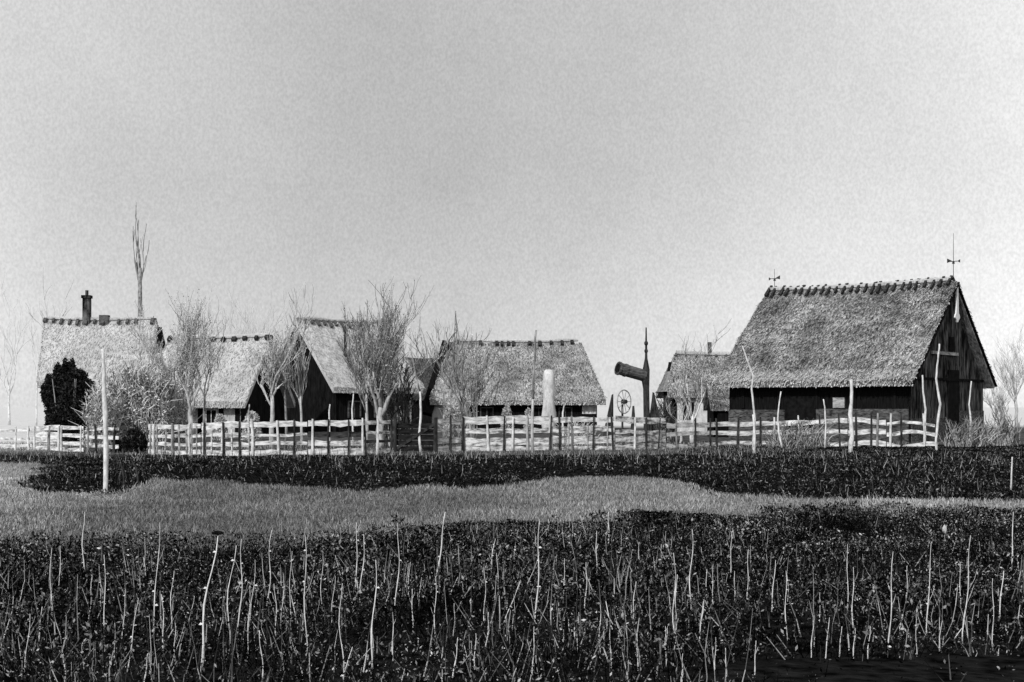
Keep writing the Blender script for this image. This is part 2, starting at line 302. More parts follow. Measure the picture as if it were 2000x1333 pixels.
# rough grass at the foot of the fence and in the yard
X, Y = view_points(60000, 45, 66, 0.42); k = (yard(X, Y) > 0.05) & (RNG.random(len(X)) < 0.8); X, Y = X[k], Y[k]
tag(fast_mesh('yard_grass', blades(X, Y, 0.03 + 0.11 * RNG.random(len(X)) ** 2, np.full(len(X), 0.02), 0.8), 4, mat('yard_grass', 0.02, 0.40, island=2.0)), 'rough pale grass growing around and behind the fence', 'grass', kind='stuff')

# ------------------------------------------------------------------ traced tall stalks of the foreground (photo zoom coordinates of three strips)
ST = [(0, s) for s in [(1315,190,1270,800,2),(1350,150,1325,680,2),(1420,270,1385,800,1.4),(1520,100,1480,520,1.6),(1530,400,1540,690,1.7),(1580,340,1570,650,1),(1630,220,1615,660,1),(1700,130,1720,790,1.6),(1450,660,1465,950,2),(1910,400,1910,950,1.7),(1990,60,1985,420,1.6),(470,0,470,330,1.6),(290,200,285,600,1.6),(335,190,330,420,1.4),(510,390,490,600,1.3),(580,240,585,640,1.7),(235,530,215,720,2),(165,570,140,880,1.5),(140,380,70,590,1.3),(355,790,360,950,2.2),(700,430,680,700,1.3),(775,480,705,890,1.8),(825,790,800,950,2.2),(890,60,860,640,1.7),(900,460,915,760,1.9),(970,330,955,650,1.5),(975,620,980,820,1.5),(1085,470,1050,600,1.2),(1395,420,1390,540,1.2),(1800,240,1800,560,1),(1870,360,1850,640,1.1),(640,620,640,800,1),(555,300,560,520,1)]]
ST += [(700, s) for s in [(30,130,10,500,1.8),(95,270,80,860,2.5),(220,60,205,620,1.7),(190,560,195,830,1.7),(290,280,275,480,1.2),(300,430,305,650,1.8),(485,0,430,360,2.6),(430,360,430,700,1.4),(535,510,530,700,1.3),(555,700,525,910,2.2),(655,680,650,870,2),(700,310,705,640,1.3),(765,150,725,380,1.7),(770,230,785,480,1.2),(725,560,725,720,1.6),(905,380,805,640,1.4),(1010,50,985,640,2.2),(980,640,970,910,2),(1150,260,1145,480,1.2),(1270,280,1265,560,1.7),(1330,110,1330,330,1.5),(1395,0,1395,100,1.8),(1230,560,1230,680,1.2),(1350,520,1350,760,1.4),(1405,600,1410,860,1.8),(1550,390,1525,640,1.5),(1555,680,1560,870,1.6),(1690,180,1690,260,1),(1780,350,1765,690,1.8),(1865,100,1855,540,1.6),(1945,320,1940,440,1.4),(1925,500,1900,700,1.7),(1725,650,1715,840,1.3),(1810,790,1800,950,1.5)]]
ST += [(1300, s) for s in [(45,230,55,700,1.5),(460,210,455,460,1.4),(615,270,590,550,1.6),(675,330,675,700,1.5),(505,720,495,900,1.6),(860,450,860,600,1.1),(830,580,810,790,1.5),(915,590,890,790,1.6),(985,640,965,780,1.6),(1060,650,1045,780,1.6),(1145,640,1125,780,1.6),(1050,310,1045,640,1.5),(1015,180,1015,550,1.2),(1265,220,1240,770,1.9),(1345,300,1345,520,1.4),(1480,170,1455,660,1.7),(1695,130,1660,690,2),(1645,280,1645,540,1.2),(1890,330,1855,600,2.2),(1940,0,1930,300,1.8),(1820,370,1830,720,1.4),(1400,570,1400,760,1),(370,110,360,340,1.2),(385,330,385,490,1.3),(260,300,265,510,1.1),(335,760,340,910,1.6),(215,490,190,690,1.6),(0,640,5,800,1.6),(280,700,275,860,1.2),(95,790,90,950,1.4)]]
def stalk(x0, y0, x1, y1, thick, label, group, head=False, material='stalk', D=None, twigs=True, name='weed_stalk', cat='dry stalk'):
    if D is None: D = gdepth(max(y1, 1060 if y1 > 1000 else y1) + 6)
    b = at(x1, y1 + 6, D); top = at(x0, y0, D); gzz = gz(b.x, b.y); b.z = gzz - 0.02
    loc = b.copy(); r = thick * D / F * 0.66; h = top.z - b.z
    m = MB(); pts = []; rs = []; nseg = 8; ph = random.random() * 6; am = random.uniform(0.01, 0.035) * h
    for i in range(nseg + 1):
        t_ = i / nseg; pts.append((Vector((0, 0, 0)).lerp(top - b, t_)) + Vector((math.sin(ph + t_ * 5.5) * am * (t_ * (1 - t_) * 4), math.cos(ph + t_ * 4) * am * 1.5, 0)))
        rs.append(r * (1.25 - 0.85 * t_) * (1 + 0.25 * math.sin(ph * 3 + i * 2.1)))
    m.tube(pts, rs, 6)
    if twigs:
        for _ in range(random.choice((0, 0, 1, 1, 2))):
            i = random.randint(3, nseg - 1); s_ = random.choice((-1, 1)); ln = h * random.uniform(0.08, 0.22)
            q0 = pts[i]; m.tube([q0, q0 + Vector((s_ * ln * 0.25, random.uniform(-.1, .1) * ln, ln * 0.5)), q0 + Vector((s_ * ln * 0.4, random.uniform(-.2, .2) * ln, ln))], [r * 0.45, r * 0.35, r * 0.15], 4)
        for _ in range(random.randint(1, 4)):
            i = random.randint(1, nseg - 1); q0 = pts[i]; s_ = random.choice((-1, 1)); ln = random.uniform(0.008, 0.022) * h
            m.add([q0, q0 + Vector((s_ * ln, ln * .3, ln * .5)), q0 + Vector((s_ * ln * 1.7, 0, -ln * .3)), q0 + Vector((s_ * ln * .7, -ln * .2, -ln * .4))], [(0, 1, 2, 3)])
    if head:
        o = empty(name, loc, 0, label, cat, group); m.build('stem', M[material], o, True)
        hm = MB(); c0 = pts[-1]
        for _ in range(70):
            a_ = random.random() * 6.28; e_ = random.gauss(0, 0.5); ln = random.uniform(0.02, 0.05)
            d_ = Vector((math.cos(a_) * math.cos(e_), math.sin(a_) * math.cos(e_), abs(math.sin(e_)) * 0.6))
            hm.tube([c0, c0 + d_ * ln], [0.008, 0.003], 4)
        hm.build('seed_head', M['black'], o); return o
    o = m.build(name, M[material], None, True); o.location = loc; return tag(o, label, cat, group)
stalk(424, 1044, 392, 1311, 3.6, 'tallest thick pale stalk in the left foreground, with a round dark seed head', None, head=True)
SG = 'pale dry stalks standing in the dark foreground weeds'
for off, (x0, y0, x1, y1, th) in ST:
    stalk(off + x0 * .35, 1000 + y0 * .35, off + x1 * .35, 1000 + y1 * .35, th, 'thin pale dry weed stalk without a seed head standing in the dark foreground weeds', SG)
# pale leaf blob
for (px, py, rr, lab) in [(1845, 1035, 5, 'single bright white upright leaf alone in the dark weeds before the barn'), (1080 - 160, 1186, 3, 'small bright white leaf lying in the weeds near the bottom middle')]:
    D = gdepth(py + 6, 0.12); m = MB(); r = rr * D / F; vs = []
    for i in range(7):
        for k_ in range(6):
            a_ = 2 * math.pi * k_ / 6; t_ = i / 6; q_ = math.sin(math.pi * (0.03 + 0.94 * t_)); vs.append((math.cos(a_) * r * q_, math.sin(a_) * r * q_ * 0.35, 0.02 + t_ * r * 4))
    m.add(vs, [(i * 6 + k_, i * 6 + (k_ + 1) % 6, (i + 1) * 6 + (k_ + 1) % 6, (i + 1) * 6 + k_) for i in range(6) for k_ in range(6)])
    m.tube([(0, 0, -0.12), (0, 0, 0.05)], r * 0.2, 5)
    o = m.build('pale_leaf', M['white'], None, True); pp = at(px, py, D); o.location = (pp.x, pp.y, gz(pp.x, pp.y) + 0.1); tag(o, lab, 'leaf')

# ------------------------------------------------------------------ houses
def dispn(x, y, z, s=1.3): return mnoise.noise(Vector((x * s, y * s, z * s))) * 0.09 + mnoise.noise(Vector((x * 3.7, y * 3.7, z * 3.7))) * 0.045
def roof(parent, Ln, W, ze, zr, inset=(0, 0), th=0.34, mats=('thatch', 'straw', 'straw_pale'), tufts=5000, x0=None, seed=0, fringe=0.12, edge_dark=False):
    """thatched roof, ridge along local x from -Ln/2 to Ln/2, half width W; insets pull the ridge ends in"""
    m = MB(); nx_ = max(12, int(Ln / 0.28)); nn = 16
    prof = [(-1 + 2 * i / (2 * nn)) for i in range(2 * nn + 1)]
    def P(t_, s, low=0):
        a = abs(s); f = 1 - a; z = ze + (zr - ze) * f; xa = -Ln / 2 + inset[0] * f; xb = Ln / 2 - inset[1] * f
        sag = -0.10 * math.sin(math.pi * t_) * f
        return Vector((xa + (xb - xa) * t_, s * W, z + sag))
    nrm_h = W / math.hypot(W, zr - ze); nv = (zr - ze) / math.hypot(W, zr - ze)
    outer = []; inner = []
    for i in range(nx_ + 1):
        t_ = i / nx_; ro = []; ri = []
        for s in prof:
            p_ = P(t_, s); sd = 0 if s == 0 else (1 if s > 0 else -1); d = dispn(p_.x + seed * 7, p_.y, p_.z) 
            if abs(s) > 0.99: d *= 1.5
            nn_ = Vector((0, sd * nv, nrm_h if s else 1)); ro.append(p_ + nn_ * d)
            q_ = P(t_, s) - Vector((0, 0, th * 1.1)); q_.y *= 0.985; ri.append(q_)
        outer.append(ro); inner.append(ri)
    K = len(prof); vs = [p_ for r in outer for p_ in r] + [p_ for r in inner for p_ in r]; off = (nx_ + 1) * K; fs = []
    for i in range(nx_):
        for k_ in range(K - 1):
            fs.append((i * K + k_, (i + 1) * K + k_, (i + 1) * K + k_ + 1, i * K + k_ + 1))
            fs.append((off + i * K + k_, off + i * K + k_ + 1, off + (i + 1) * K + k_ + 1, off + (i + 1) * K + k_))
        for k_ in (0, K - 1): fs.append((i * K + k_, off + i * K + k_, off + (i + 1) * K + k_, (i + 1) * K + k_))
    for i, ins in ((0, abs(inset[0])), (nx_, inset[1])):
        for k_ in range(K - 1):
            fs.append((i * K + k_, i * K + k_ + 1, off + i * K + k_ + 1, off + i * K + k_))
        if ins > 0.3: fs.append(tuple(i * K + k_ for k_ in range(K)))
    m.add(vs, fs)
    # straw tufts lying on the slopes
    for _ in range(int(tufts * 1.25)):
        front = random.random() < 0.85; a = random.random(); t_ = random.random(); s = (-1 if front else 1) * a
        if random.random() < 0.10: t_ = random.choice((0.0, 1.0)) + random.gauss(0, 0.004)
        ee = a > 1 - fringe
        p0 = P(t_, s); d = dispn(p0.x + seed * 7, p0.y, p0.z); sd = -1 if front else 1
        up = Vector((0, sd * nv, nrm_h)); dn = Vector((random.gauss(0, 0.25), sd * nrm_h, -nv)).normalized()
        sdw = dn.cross(up).normalized(); ln = random.uniform(0.08, 0.26); wd = random.uniform(0.010, 0.028)
        b0 = p0 + up * (d + 0.005); b1 = b0 + dn * ln + up * random.uniform(0.01, 0.07)
        m.add([b0 - sdw * wd, b0 + sdw * wd, b1 + sdw * wd * .5, b1 - sdw * wd * .5], [(0, 1, 2, 3)], 2 if (ee and random.random() < .7) else 1)
    # ragged eave and verge fringe
    for _ in range(int(Ln * 90)):
        t_ = random.random(); s = random.choice((-1, -1, 1)); p0 = P(t_, s); ln = random.uniform(0.02, 0.10); wd = random.uniform(0.012, 0.03)
        z_ = random.uniform(-th, 0.0); m.add([p0 + Vector((-wd, 0, z_)), p0 + Vector((wd, 0, z_)), p0 + Vector((wd * .4 + random.gauss(0, .03), s * ln * .5, z_ - ln)), p0 + Vector((-wd * .4, s * ln * .5, z_ - ln))], [(0, 1, 2, 3)], 2)
    return m.build('roof', [M[k_] for k_ in mats], parent), P
def walls(parent, Ln, W, ze, zr, wm, gm_=None, slope_off=0.42, plinth=None, ends=(True, True)):
    """four walls with gables reaching up under the thatch"""
    x = Ln / 2; zt = ze
    m = MB()
    vs = [(-x, -W, -0.3), (x, -W, -0.3), (x, W, -0.3), (-x, W, -0.3), (-x, -W, zt), (x, -W, zt), (x, W, zt), (-x, W, zt)]
    m.add(vs[0:2] + vs[4:6], [(0, 1, 3, 2)]); o = m.build('wall', M[wm], parent)
    m = MB(); m.add(vs[2:4] + vs[6:8], [(0, 1, 3, 2)]); m.build('wall', M[wm], parent)
    for s, on in ((-1, ends[0]), (1, ends[1])):
        zz = zr if on else zt + 0.01
        xs = s * x; a = [(xs, -W, -0.3), (xs, W, -0.3), (xs, W, zt), (xs, 0, zz), (xs, -W, zt)]
        g = MB(); xi = xs - s * 0.2; b = [(xi, p_[1], p_[2]) for p_ in a]
        f = [(0, 1, 2, 3, 4), (9, 8, 7, 6, 5)] + [(i, i + 5, (i + 1) % 5 + 5, (i + 1) % 5) for i in range(5)]
        g.add(a + b, f); g.build('gable_wall', M[gm_ or wm], parent)
    return o
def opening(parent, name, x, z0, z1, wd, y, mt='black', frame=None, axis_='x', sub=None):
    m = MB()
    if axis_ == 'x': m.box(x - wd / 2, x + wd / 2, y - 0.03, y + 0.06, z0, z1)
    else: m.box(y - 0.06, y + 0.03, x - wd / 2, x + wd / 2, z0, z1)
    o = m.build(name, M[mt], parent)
    if frame:
        f = MB(); t_ = 0.09
        for a in ((x - wd / 2 - t_, x - wd / 2, z0, z1 + t_), (x + wd / 2, x + wd / 2 + t_, z0, z1 + t_), (x - wd / 2, x + wd / 2, z1, z1 + t_), (x - 0.02, x + 0.02, z0, z1)):
            if axis_ == 'x': f.box(a[0], a[1], y - 0.07, y + 0.02, a[2], a[3])
            else: f.box(y - 0.02, y + 0.07, a[0], a[1], a[2], a[3])
        f.build('frame', M[frame], o)
    return o
def ridge_sticks(parent, P, n_, W, zr, mt='post_dark', ln=0.75, r=0.055, t0=0.02, t1=0.98, skip=0.0, slope=45, poke=0.0, lift=0.07):
    for i in range(n_):
        if random.random() < skip: continue
        t_ = t0 + (t1 - t0) * i / (n_ - 1); p_ = P(t_, 0); m = MB(); a = math.radians(slope + random.gauss(0, 3)); j = random.gauss(0, .03)
        for s in (-1, 1):
            d = Vector((j * s, s * math.cos(a), -math.sin(a))); e = p_ + Vector((s * 0.05 + j, s * 0.12, lift))
            m.beam(e - d * poke * random.uniform(.5, 1.3), e + d * ln * random.uniform(.65, 1.2), r * 2.4 * random.uniform(.7, 1.15), r * 2)
        m.build('ridge_saddle', M[mt], parent)  # dark sticks that also stand for the shadow notches beneath them
    rl = MB(); pts = [P(t0 + (t1 - t0) * i / 10, 0) + Vector((0, 0, 0.13)) for i in range(11)]
    rl.tube(pts, [0.13 + random.uniform(-.02, .03) for _ in pts], 7); rl.build('ridge_roll', M['thatch_pale'], parent)
def house(name, rid, Ln, hw, ze, zr, rz, label, cat, over=0.6, inset=(0, 0), wm='tarred_shade', gm_=None, mats=('thatch_pale', 'straw_light', 'straw_pale'), tufts=2500, seed=1, ends=(True, True)):
    c = Vector((rid.x, rid.y, 0)); e = empty(name, c, rz, label, cat)
    r, P = roof(e, Ln, hw, ze, zr, inset, mats=mats, tufts=tufts, seed=seed)
    k_ = (hw - over) / hw; zwe = zr - (zr - ze) * k_ - 0.45
    walls(e, Ln - 2 * min(over, 0.5) - (inset[0] + inset[1]) * 0.05, hw - over, zwe, zr - 0.50, wm, gm_, ends=ends)
    return e, P, hw - over
def vane(parent, loc, h, name='weather_vane', flip=1):
    o = bpy.data.objects.new(name, None); C.objects.link(o); o.parent = parent; o.location = loc; o.empty_display_size = .2
    m = MB(); m.tube([(0, 0, -0.5), (0, 0, h)], [0.022, 0.009], 6); m.build('rod', M['iron'], o)
    m = MB(); z = 0.95 if h > 1.5 else 0.55 * h; m.beam((-0.28 * flip, 0, z), (0.30 * flip, 0, z), 0.035, 0.02)
    m.add([(0.05 * flip, 0.01, z + 0.02), (0.32 * flip, 0.01, z + 0.16), (0.32 * flip, 0.01, z - 0.06), (0.05 * flip, -0.01, z + 0.02), (0.32 * flip, -0.01, z + 0.16), (0.32 * flip, -0.01, z - 0.06)], [(0, 1, 2), (5, 4, 3), (0, 3, 4, 1), (1, 4, 5, 2), (2, 5, 3, 0)])
    m.add([(-0.2 * flip, 0.01, z), (-0.34 * flip, 0.01, z + 0.09), (-0.34 * flip, 0.01, z - 0.09), (-0.2 * flip, -0.01, z), (-0.34 * flip, -0.01, z + 0.09), (-0.34 * flip, -0.01, z - 0.09)], [(0, 1, 2), (5, 4, 3), (0, 3, 4, 1), (1, 4, 5, 2), (2, 5, 3, 0)])
    m.tube([(0, 0, z - 0.12), (0, 0, z - 0.02)], [0.07, 0.05], 8)
    m.build('arrow', M['iron'], o)
    return o

# --- the big barn
r1 = Vector((22.0, 70.1, 8.0)); r2 = Vector((14.0, 76.2, 8.0)); ctr = (r1 + r2) / 2; LB = (r1 - r2).length
ang = math.atan2(r1.y - r2.y, r1.x - r2.x)
barn = empty('thatched_barn', (ctr.x, ctr.y, 0), ang, 'large barn with a steep mottled thatched roof, dark gable and two weather vanes', 'barn')
HWB = 5.75; rf, PB = roof(barn, LB + 0.3, HWB, 3.0, 7.95, (0, 0), th=0.30, mats=('thatch', 'straw', 'straw_pale'), tufts=26000, seed=3, fringe=0.11)
ridge_sticks(barn, PB, 26, HWB, 7.95, ln=0.55, r=0.055, t0=0.015, t1=0.975, slope=42, poke=0.22, lift=0.10)
WB = HWB - 0.75; xe = LB / 2 - 0.22
walls(barn, 2 * xe, WB, 3.05, 7.40, 'tarred_shade', 'tar_mottle')  # front wall's blackness is the eave shadow put into its colour
m = MB(); m.box(-xe - 0.02, -1.7, -WB - 0.05, -WB + 0.05, -0.3, 1.55); m.build('brick_plinth', M['brick'], barn); m = MB(); m.box(0.0, xe - 0.1, -WB - 0.05, -WB + 0.05, -0.3, 1.6); m.build('brick_plinth', M['brick'], barn)
opening(barn, 'doorway', -0.85, -0.3, 2.3, 1.65, -WB - 0.005)
m = MB(); m.box(0.9, 1.5, -WB - 0.075, -WB + 0.02, 1.65, 2.15); fr = m.build('shutter', M['rail_grey'], barn)
for k_ in range(5): 
    m = MB(); x = -xe + 0.8 + k_ * (2 * xe - 1.6) / 4; m.box(x - .09, x + .09, -WB - 0.07, -WB + 0.0, 1.62, 3.0); m.build('wall_post', M['tarred_shade'], barn)
opening(barn, 'gable_door', 0.55, -0.3, 3.55, 1.5, xe + 0.02, 'black', None, 'y')
opening(barn, 'gable_hatch', 0.3, 4.5, 5.2, 0.7, xe + 0.015, 'black', None, 'y')
m = MB(); m.box(xe + 0.02, xe + 0.12, -2.5, 1.0, 4.27, 4.42); m.build('beam', M['rail_grey'], barn)
m = MB(); m.box(xe + 0.01, xe + 0.08, -WB + 0.1, WB - 0.1, 3.0, 3.12); m.build('tie_beam', M['tarred_shade'], barn)
for y0_, y1_, zt_ in ((-WB + 0.02, -0.25, 1.15), (1.38, WB - 0.02, 1.5)):
    m = MB(); m.box(xe + 0.005, xe + 0.05, y0_, y1_, -0.3, zt_); m.build('brick_plinth', M['brick'], barn)
# dark barge boards under the near verge
mb = MB(); e = LB / 2 + 0.10
for s in (-1, 1): mb.beam((e, s * (HWB + .02), 3.0 - 0.22), (e, s * 0.05, 7.95 - 0.2), 0.34, 0.07)
mb.build('barge_board', M['tarred_shade'], barn)
# white pendant at the apex
m = MB(); y = 0
pr = [(0.0, 0.10), (-0.5, 0.12), (-1.15, 0.15), (-1.40, 0.18), (-1.5, 0.30), (-1.62, 0.34), (-1.72, 0.16), (-1.84, 0.06)]
vs = []
for z_, hw_ in pr: vs += [(0, -hw_, z_), (0, hw_, z_), (0.07, -hw_, z_), (0.07, hw_, z_)]
fs = []
for i in range(len(pr) - 1):
    a = i * 4; fs += [(a, a + 1, a + 5, a + 4), (a + 3, a + 2, a + 6, a + 7), (a + 2, a, a + 4, a + 6), (a + 1, a + 3, a + 7, a + 5)]
fs += [(0, 2, 3, 1), (len(vs) - 4, len(vs) - 3, len(vs) - 1, len(vs) - 2)]
m.add([(p_[0] + e + 0.05, p_[1], p_[2] + 7.75) for p_ in vs], fs); m.build('gable_ornament', M['zinc'], barn)
v1 = vane(barn, (LB / 2 - 0.0, 0, 8.0), 2.35, flip=-1); v2 = vane(barn, (-LB / 2 + 0.25, 0, 8.0), 1.15, flip=1)

# --- house E in the middle
rl_ = at(883, 668, 105); rr_ = at(1133, 672, 104)
Er, PE, we = house('thatched_cottage', (rl_ + rr_) / 2, (rr_ - rl_).length + 2.9, 5.0, 2.2, 6.55, 0.03, 'long low thatched cottage with dark notches along its ridge, behind the white pillar', 'cottage', over=0.7, inset=(1.45, 1.4), wm='tarred_shade', mats=('thatch', 'straw', 'straw_pale'), tufts=6000, seed=5, ends=(False, False))
ridge_sticks(Er, PE, 24, 5, 6.55, ln=0.42, r=0.10, skip=0.35, slope=42)
m = MB(); m.beam((-6.5, -5.15, 1.2), (-5.05, -0.1, 6.45), 0.85, 0.30); m.build('barge_board', M['tarred_shade'], Er)
m = MB(); m.box(4.6, 5.6, -we - 0.04, -we + .05, 1.2, 2.1); m.build('white_panel', M['white'], Er)
for xx in (-2.2, 1.5, 3.4): opening(Er, 'window', xx, 0.9, 1.6, 0.8, -we - 0.01, 'black', 'wood')
m = MB(); m.box(-6.1, -3.9, -we - 0.04, -we + .05, -.3, 2.15); m.build('white_panel', M['white'], Er)

# --- house C (left gable to the camera)
cl_ = at(577, 628, 93); th = math.radians(38); Lc = 6.9
cc = cl_ + Vector((math.cos(th), math.sin(th), 0)) * (Lc / 2)
Ce, PC, wc = house('thatched_farmhouse', cc, Lc, 4.9, 2.95, 7.5, th, 'thatched farmhouse showing a black gable on its left, between two bare trees', 'house', over=0.55, mats=('thatch_pale', 'straw_light', 'straw_pale'), tufts=5000, seed=9)
ridge_sticks(Ce, PC, 15, 4.6, 7.4, ln=0.55, r=0.07, slope=42, mt='wood')
m = MB(); m.tube([(-1.2, -2.6, 4.2), (-1.2, -2.6, 6.6)], [0.12, 0.10], 8); m.tube([(-1.2, -2.6, 6.6), (-1.2, -2.6, 6.9)], [0.17, 0.15], 8); m.build('stovepipe', M['iron'], Ce)
for xx in (-1.6, 0.4, 2.2): opening(Ce, 'window', xx, 1.0, 2.0, 0.8, -wc - 0.01, 'black', 'wood')

# --- house B (right gable to the camera)
br = at(530, 658, 85); th = math.radians(-11.5); Lb = 6.6
bc = br - Vector((math.cos(th), math.sin(th), 0)) * (Lb / 2)
Be, PBb, wb = house('low_cottage', bc, Lb, 4.15, 2.0, 5.92, th, 'low thatched cottage with a pale wall under its eave and a dark right gable', 'cottage', over=0.6, wm='white', gm_='tarred_shade', tufts=3500, seed=12)
ridge_sticks(Be, PBb, 10, 4.1, 5.92, ln=0.3, r=0.10, slope=42, mt='post_dark', skip=.2)
for xx in (-2.4, -1.1, 0.3, 1.6, 2.6):
    m = MB(); m.box(xx - .14, xx + .14, -wb - 0.05, -wb + 0.02, 0, 2.0); m.build('timber_post', M['tarred_shade'], Be)
for xx in (-0.4, 1.0): opening(Be, 'window', xx, 0.7, 1.5, 0.6, -wb - 0.01, 'black', 'rail_white')
m = MB(); m.box(-3, 3, -wb - 0.06, -wb + 0.01, 1.7, 1.95); m.build('eave_shade', M['tarred_shade'], Be)  # dark strip standing in for the shadow under the eave

# --- house A far left
al = at(122, 622, 95); ar = at(318, 622, 97)
Ae, PA, wa = house('long_farmhouse', (al + ar) / 2, (ar - al).length + 1.0, 4.3, 3.3, 7.65, 0.02, 'pale thatched farmhouse at the far left with a dark chimney', 'house', over=0.6, inset=(-0.85, 0.9), mats=('thatch_pale', 'straw_light', 'straw_pale'), tufts=5000, seed=15)
ridge_sticks(Ae, PA, 14, 4.3, 7.65, ln=0.45, r=0.08, slope=42, mt='wood', skip=.15)
cx_ = (170 - 1000) / F * 96 - Ae.location.x
m = MB(); m.box(cx_ - .24, cx_ + .24, -.24, .24, 6.9, 9.1); m.box(cx_ - .31, cx_ + .31, -.31, .31, 9.1, 9.3); m.tube([(cx_, 0, 9.3), (cx_, 0, 9.65)], .11, 8); m.build('chimney', M['tar_mottle'], Ae)
m = MB(); m.box(cx_ + 0.9, cx_ + 1.5, -.3, .3, 7.2, 7.95); m.build('chimney', M['wood'], Ae)
# lower thatched shed in front of it
sr = (at(208, 690, 80) + at(305, 690, 80)) / 2
Sh, PS, ws = house('thatched_shed', sr, 4.7, 2.6, 1.5, 4.75, 0.0, 'small steep thatched shed behind a pale tangled bush on the left', 'shed', over=0.4, inset=(0.95, 0.7), wm='tarred_shade', tufts=2600, seed=18, ends=(False, False))
# small dark roof between C and E
dr = at(840, 697, 118)
De, PD, wd_ = house('dark_outbuilding', dr, 4.6, 3.4, 2.6, 5.9, 0.0, 'small dark-roofed outbuilding in the gap between two cottages', 'outbuilding', over=0.4, mats=('thatch_dark', 'twig_dark', 'twig_dark'), tufts=2500, seed=21)
# house F, left of the barn
fl = at(1308, 692, 92); frr = at(1470, 692, 93)
Fe, PF, wf = house('white_cottage', (fl + frr) / 2, (frr - fl).length + 0.9, 3.6, 2.65, 5.15, 0.0, 'thatched cottage with whitewashed walls half hidden by the big barn', 'cottage', over=0.45, inset=(0.85, 0.2), wm='white', gm_='tarred_shade', mats=('thatch', 'straw', 'straw'), tufts=3000, seed=24)
ridge_sticks(Fe, PF, 9, 3.6, 5.15, ln=0.2, r=0.05, mt='wood')
for xx in (-1.9, 0.05, 1.3): opening(Fe, 'window', xx, 0.9, 2.0, 0.7, -wf - 0.01, 'black', 'rail_grey')
m = MB(); cxx = at(1388, 0, 92).x - Fe.location.x; m.box(cxx - .12, cxx + .12, -.12, .12, 4.9, 5.95); m.build('chimney', M['wood'], Fe)
lt = at(1408, 738, 80)
Lt, PL, wl = house('lean_shed', lt, 1.6, 1.5, 1.85, 3.3, 0.0, 'little thatched shed tucked against the left end of the barn', 'shed', over=0.2, mats=('thatch', 'straw', 'straw'), tufts=900, seed=27)

# ------------------------------------------------------------------ trees
def tree(name, px, py_base, D, py_top, label, spread=0.5, limbs=6, trunk_f=0.28, tw='twig', bk='bark', r0=0.14, levels=4, sub=(3, 4), lean=0.0, seed=1, cat='tree', group=None, upright=0.6, zb=None, twr=0.012, wob=0.25, lf=0):
    rs_ = random.getstate(); random.seed(seed)
    b = at(px, HZ, D); b.z = gz(b.x, b.y) if D < 60 else 0.0
    H = CH + (HZ - py_top) / F * D - b.z
    o = empty(name, (b.x, b.y, b.z - 0.05), 0, label, cat, group)
    tr = MB(); cr = MB()
    def branch(p0, d, ln, r, lev):
        pts = [p0.copy()]; dd = d.copy(); ns = 4
        for i in range(ns):
            dd = (dd + Vector((random.gauss(0, wob), random.gauss(0, wob), upright * 0.22))).normalized(); pts.append(pts[-1] + dd * ln / ns)
        rr = [max(r * (1 - 0.55 * i / ns), twr * .6) for i in range(ns + 1)]
        (tr if lev <= 1 else cr).tube(pts, rr, 6 if lev <= 1 else 3)
        if lev >= levels: return
        for _ in range(random.randint(*sub)):
            k_ = random.randint(1, ns); q_ = pts[k_]; a = random.random() * 6.28; sp = spread * random.uniform(0.5, 1.2)
            nd = (dd + Vector((math.cos(a) * sp, math.sin(a) * sp, random.uniform(-0.1, .35)))).normalized()
            branch(q_, nd, ln * random.uniform(0.5, 0.85), max(rr[k_] * 0.6, twr), lev + 1)
    ht = H * trunk_f; pts = [Vector((lean * ht * i / 5 + random.gauss(0, .02), random.gauss(0, .02), ht * i / 5)) for i in range(6)]
    tr.tube(pts, [r0 * (1.25 - .1 * i) for i in range(6)], 9)
    tot = 1 + 0.68 + 0.68 ** 2 + 0.68 ** 3; L0 = (H - ht) / tot * 1.12
    for i in range(limbs):
        a = 6.28 * i / limbs + random.random(); sp = spread * random.uniform(0.4, 1.1)
        branch(pts[-1] - Vector((0, 0, random.uniform(0, .35) * ht)), Vector((math.cos(a) * sp + lean, math.sin(a) * sp, 1)).normalized(), L0 * random.uniform(.7, 1.2), r0 * random.uniform(.35, .68), 1)
    zmax = float(np.percentile([v_[2] for v_ in cr.v], 98.5)); k2 = H / zmax
    for mm in (tr, cr): mm.v = [(v_[0], v_[1], v_[2] * k2) for v_ in mm.v]
    tr.build('trunk', M[bk], o, True); cr.build('crown', M[tw], o)
    if lf:
        g = np.random.default_rng(seed + 50); A_ = np.array(cr.v); P_ = A_[g.integers(0, len(A_), lf)] + g.normal(size=(lf, 3)) * 0.05
        global RNG
        old = RNG; RNG = g; V_ = leaves(P_, 0.015 + 0.035 * g.random(lf)); RNG = old
        f_ = fast_mesh('dry_leaves', V_, 4, M['bud']); f_.parent = o
    random.setstate(rs_); return o
tree('bare_tree', 372, 0, 60, 592, 'bare many-branched tree with a pale trunk, left of the low cottage', 0.24, 7, 0.28, 'twig_pale', 'bark_pale', 0.13, 4, (4, 5), seed=3, upright=0.9, lf=5000)
tree('bare_tree', 333, 0, 63, 615, 'thin bare tree just left of the pale-trunked tree', 0.3, 5, 0.3, 'twig_pale', 'bark', 0.07, 4, (3, 5), seed=4, lf=2000)
tree('bare_tree', 400, 0, 62, 600, 'slim upright bare tree just right of the pale-trunked tree', 0.25, 3, 0.3, 'twig_pale', 'bark', 0.06, 4, (3, 4), seed=41)
tree('tall_tree', 273, 0, 112, 400, 'very tall narrow bare tree rising alone behind the left farmhouse', 0.05, 3, 0.62, 'twig', 'bark', 0.20, 3, (2, 3), seed=5, twr=0.03, upright=1.1, wob=0.1)
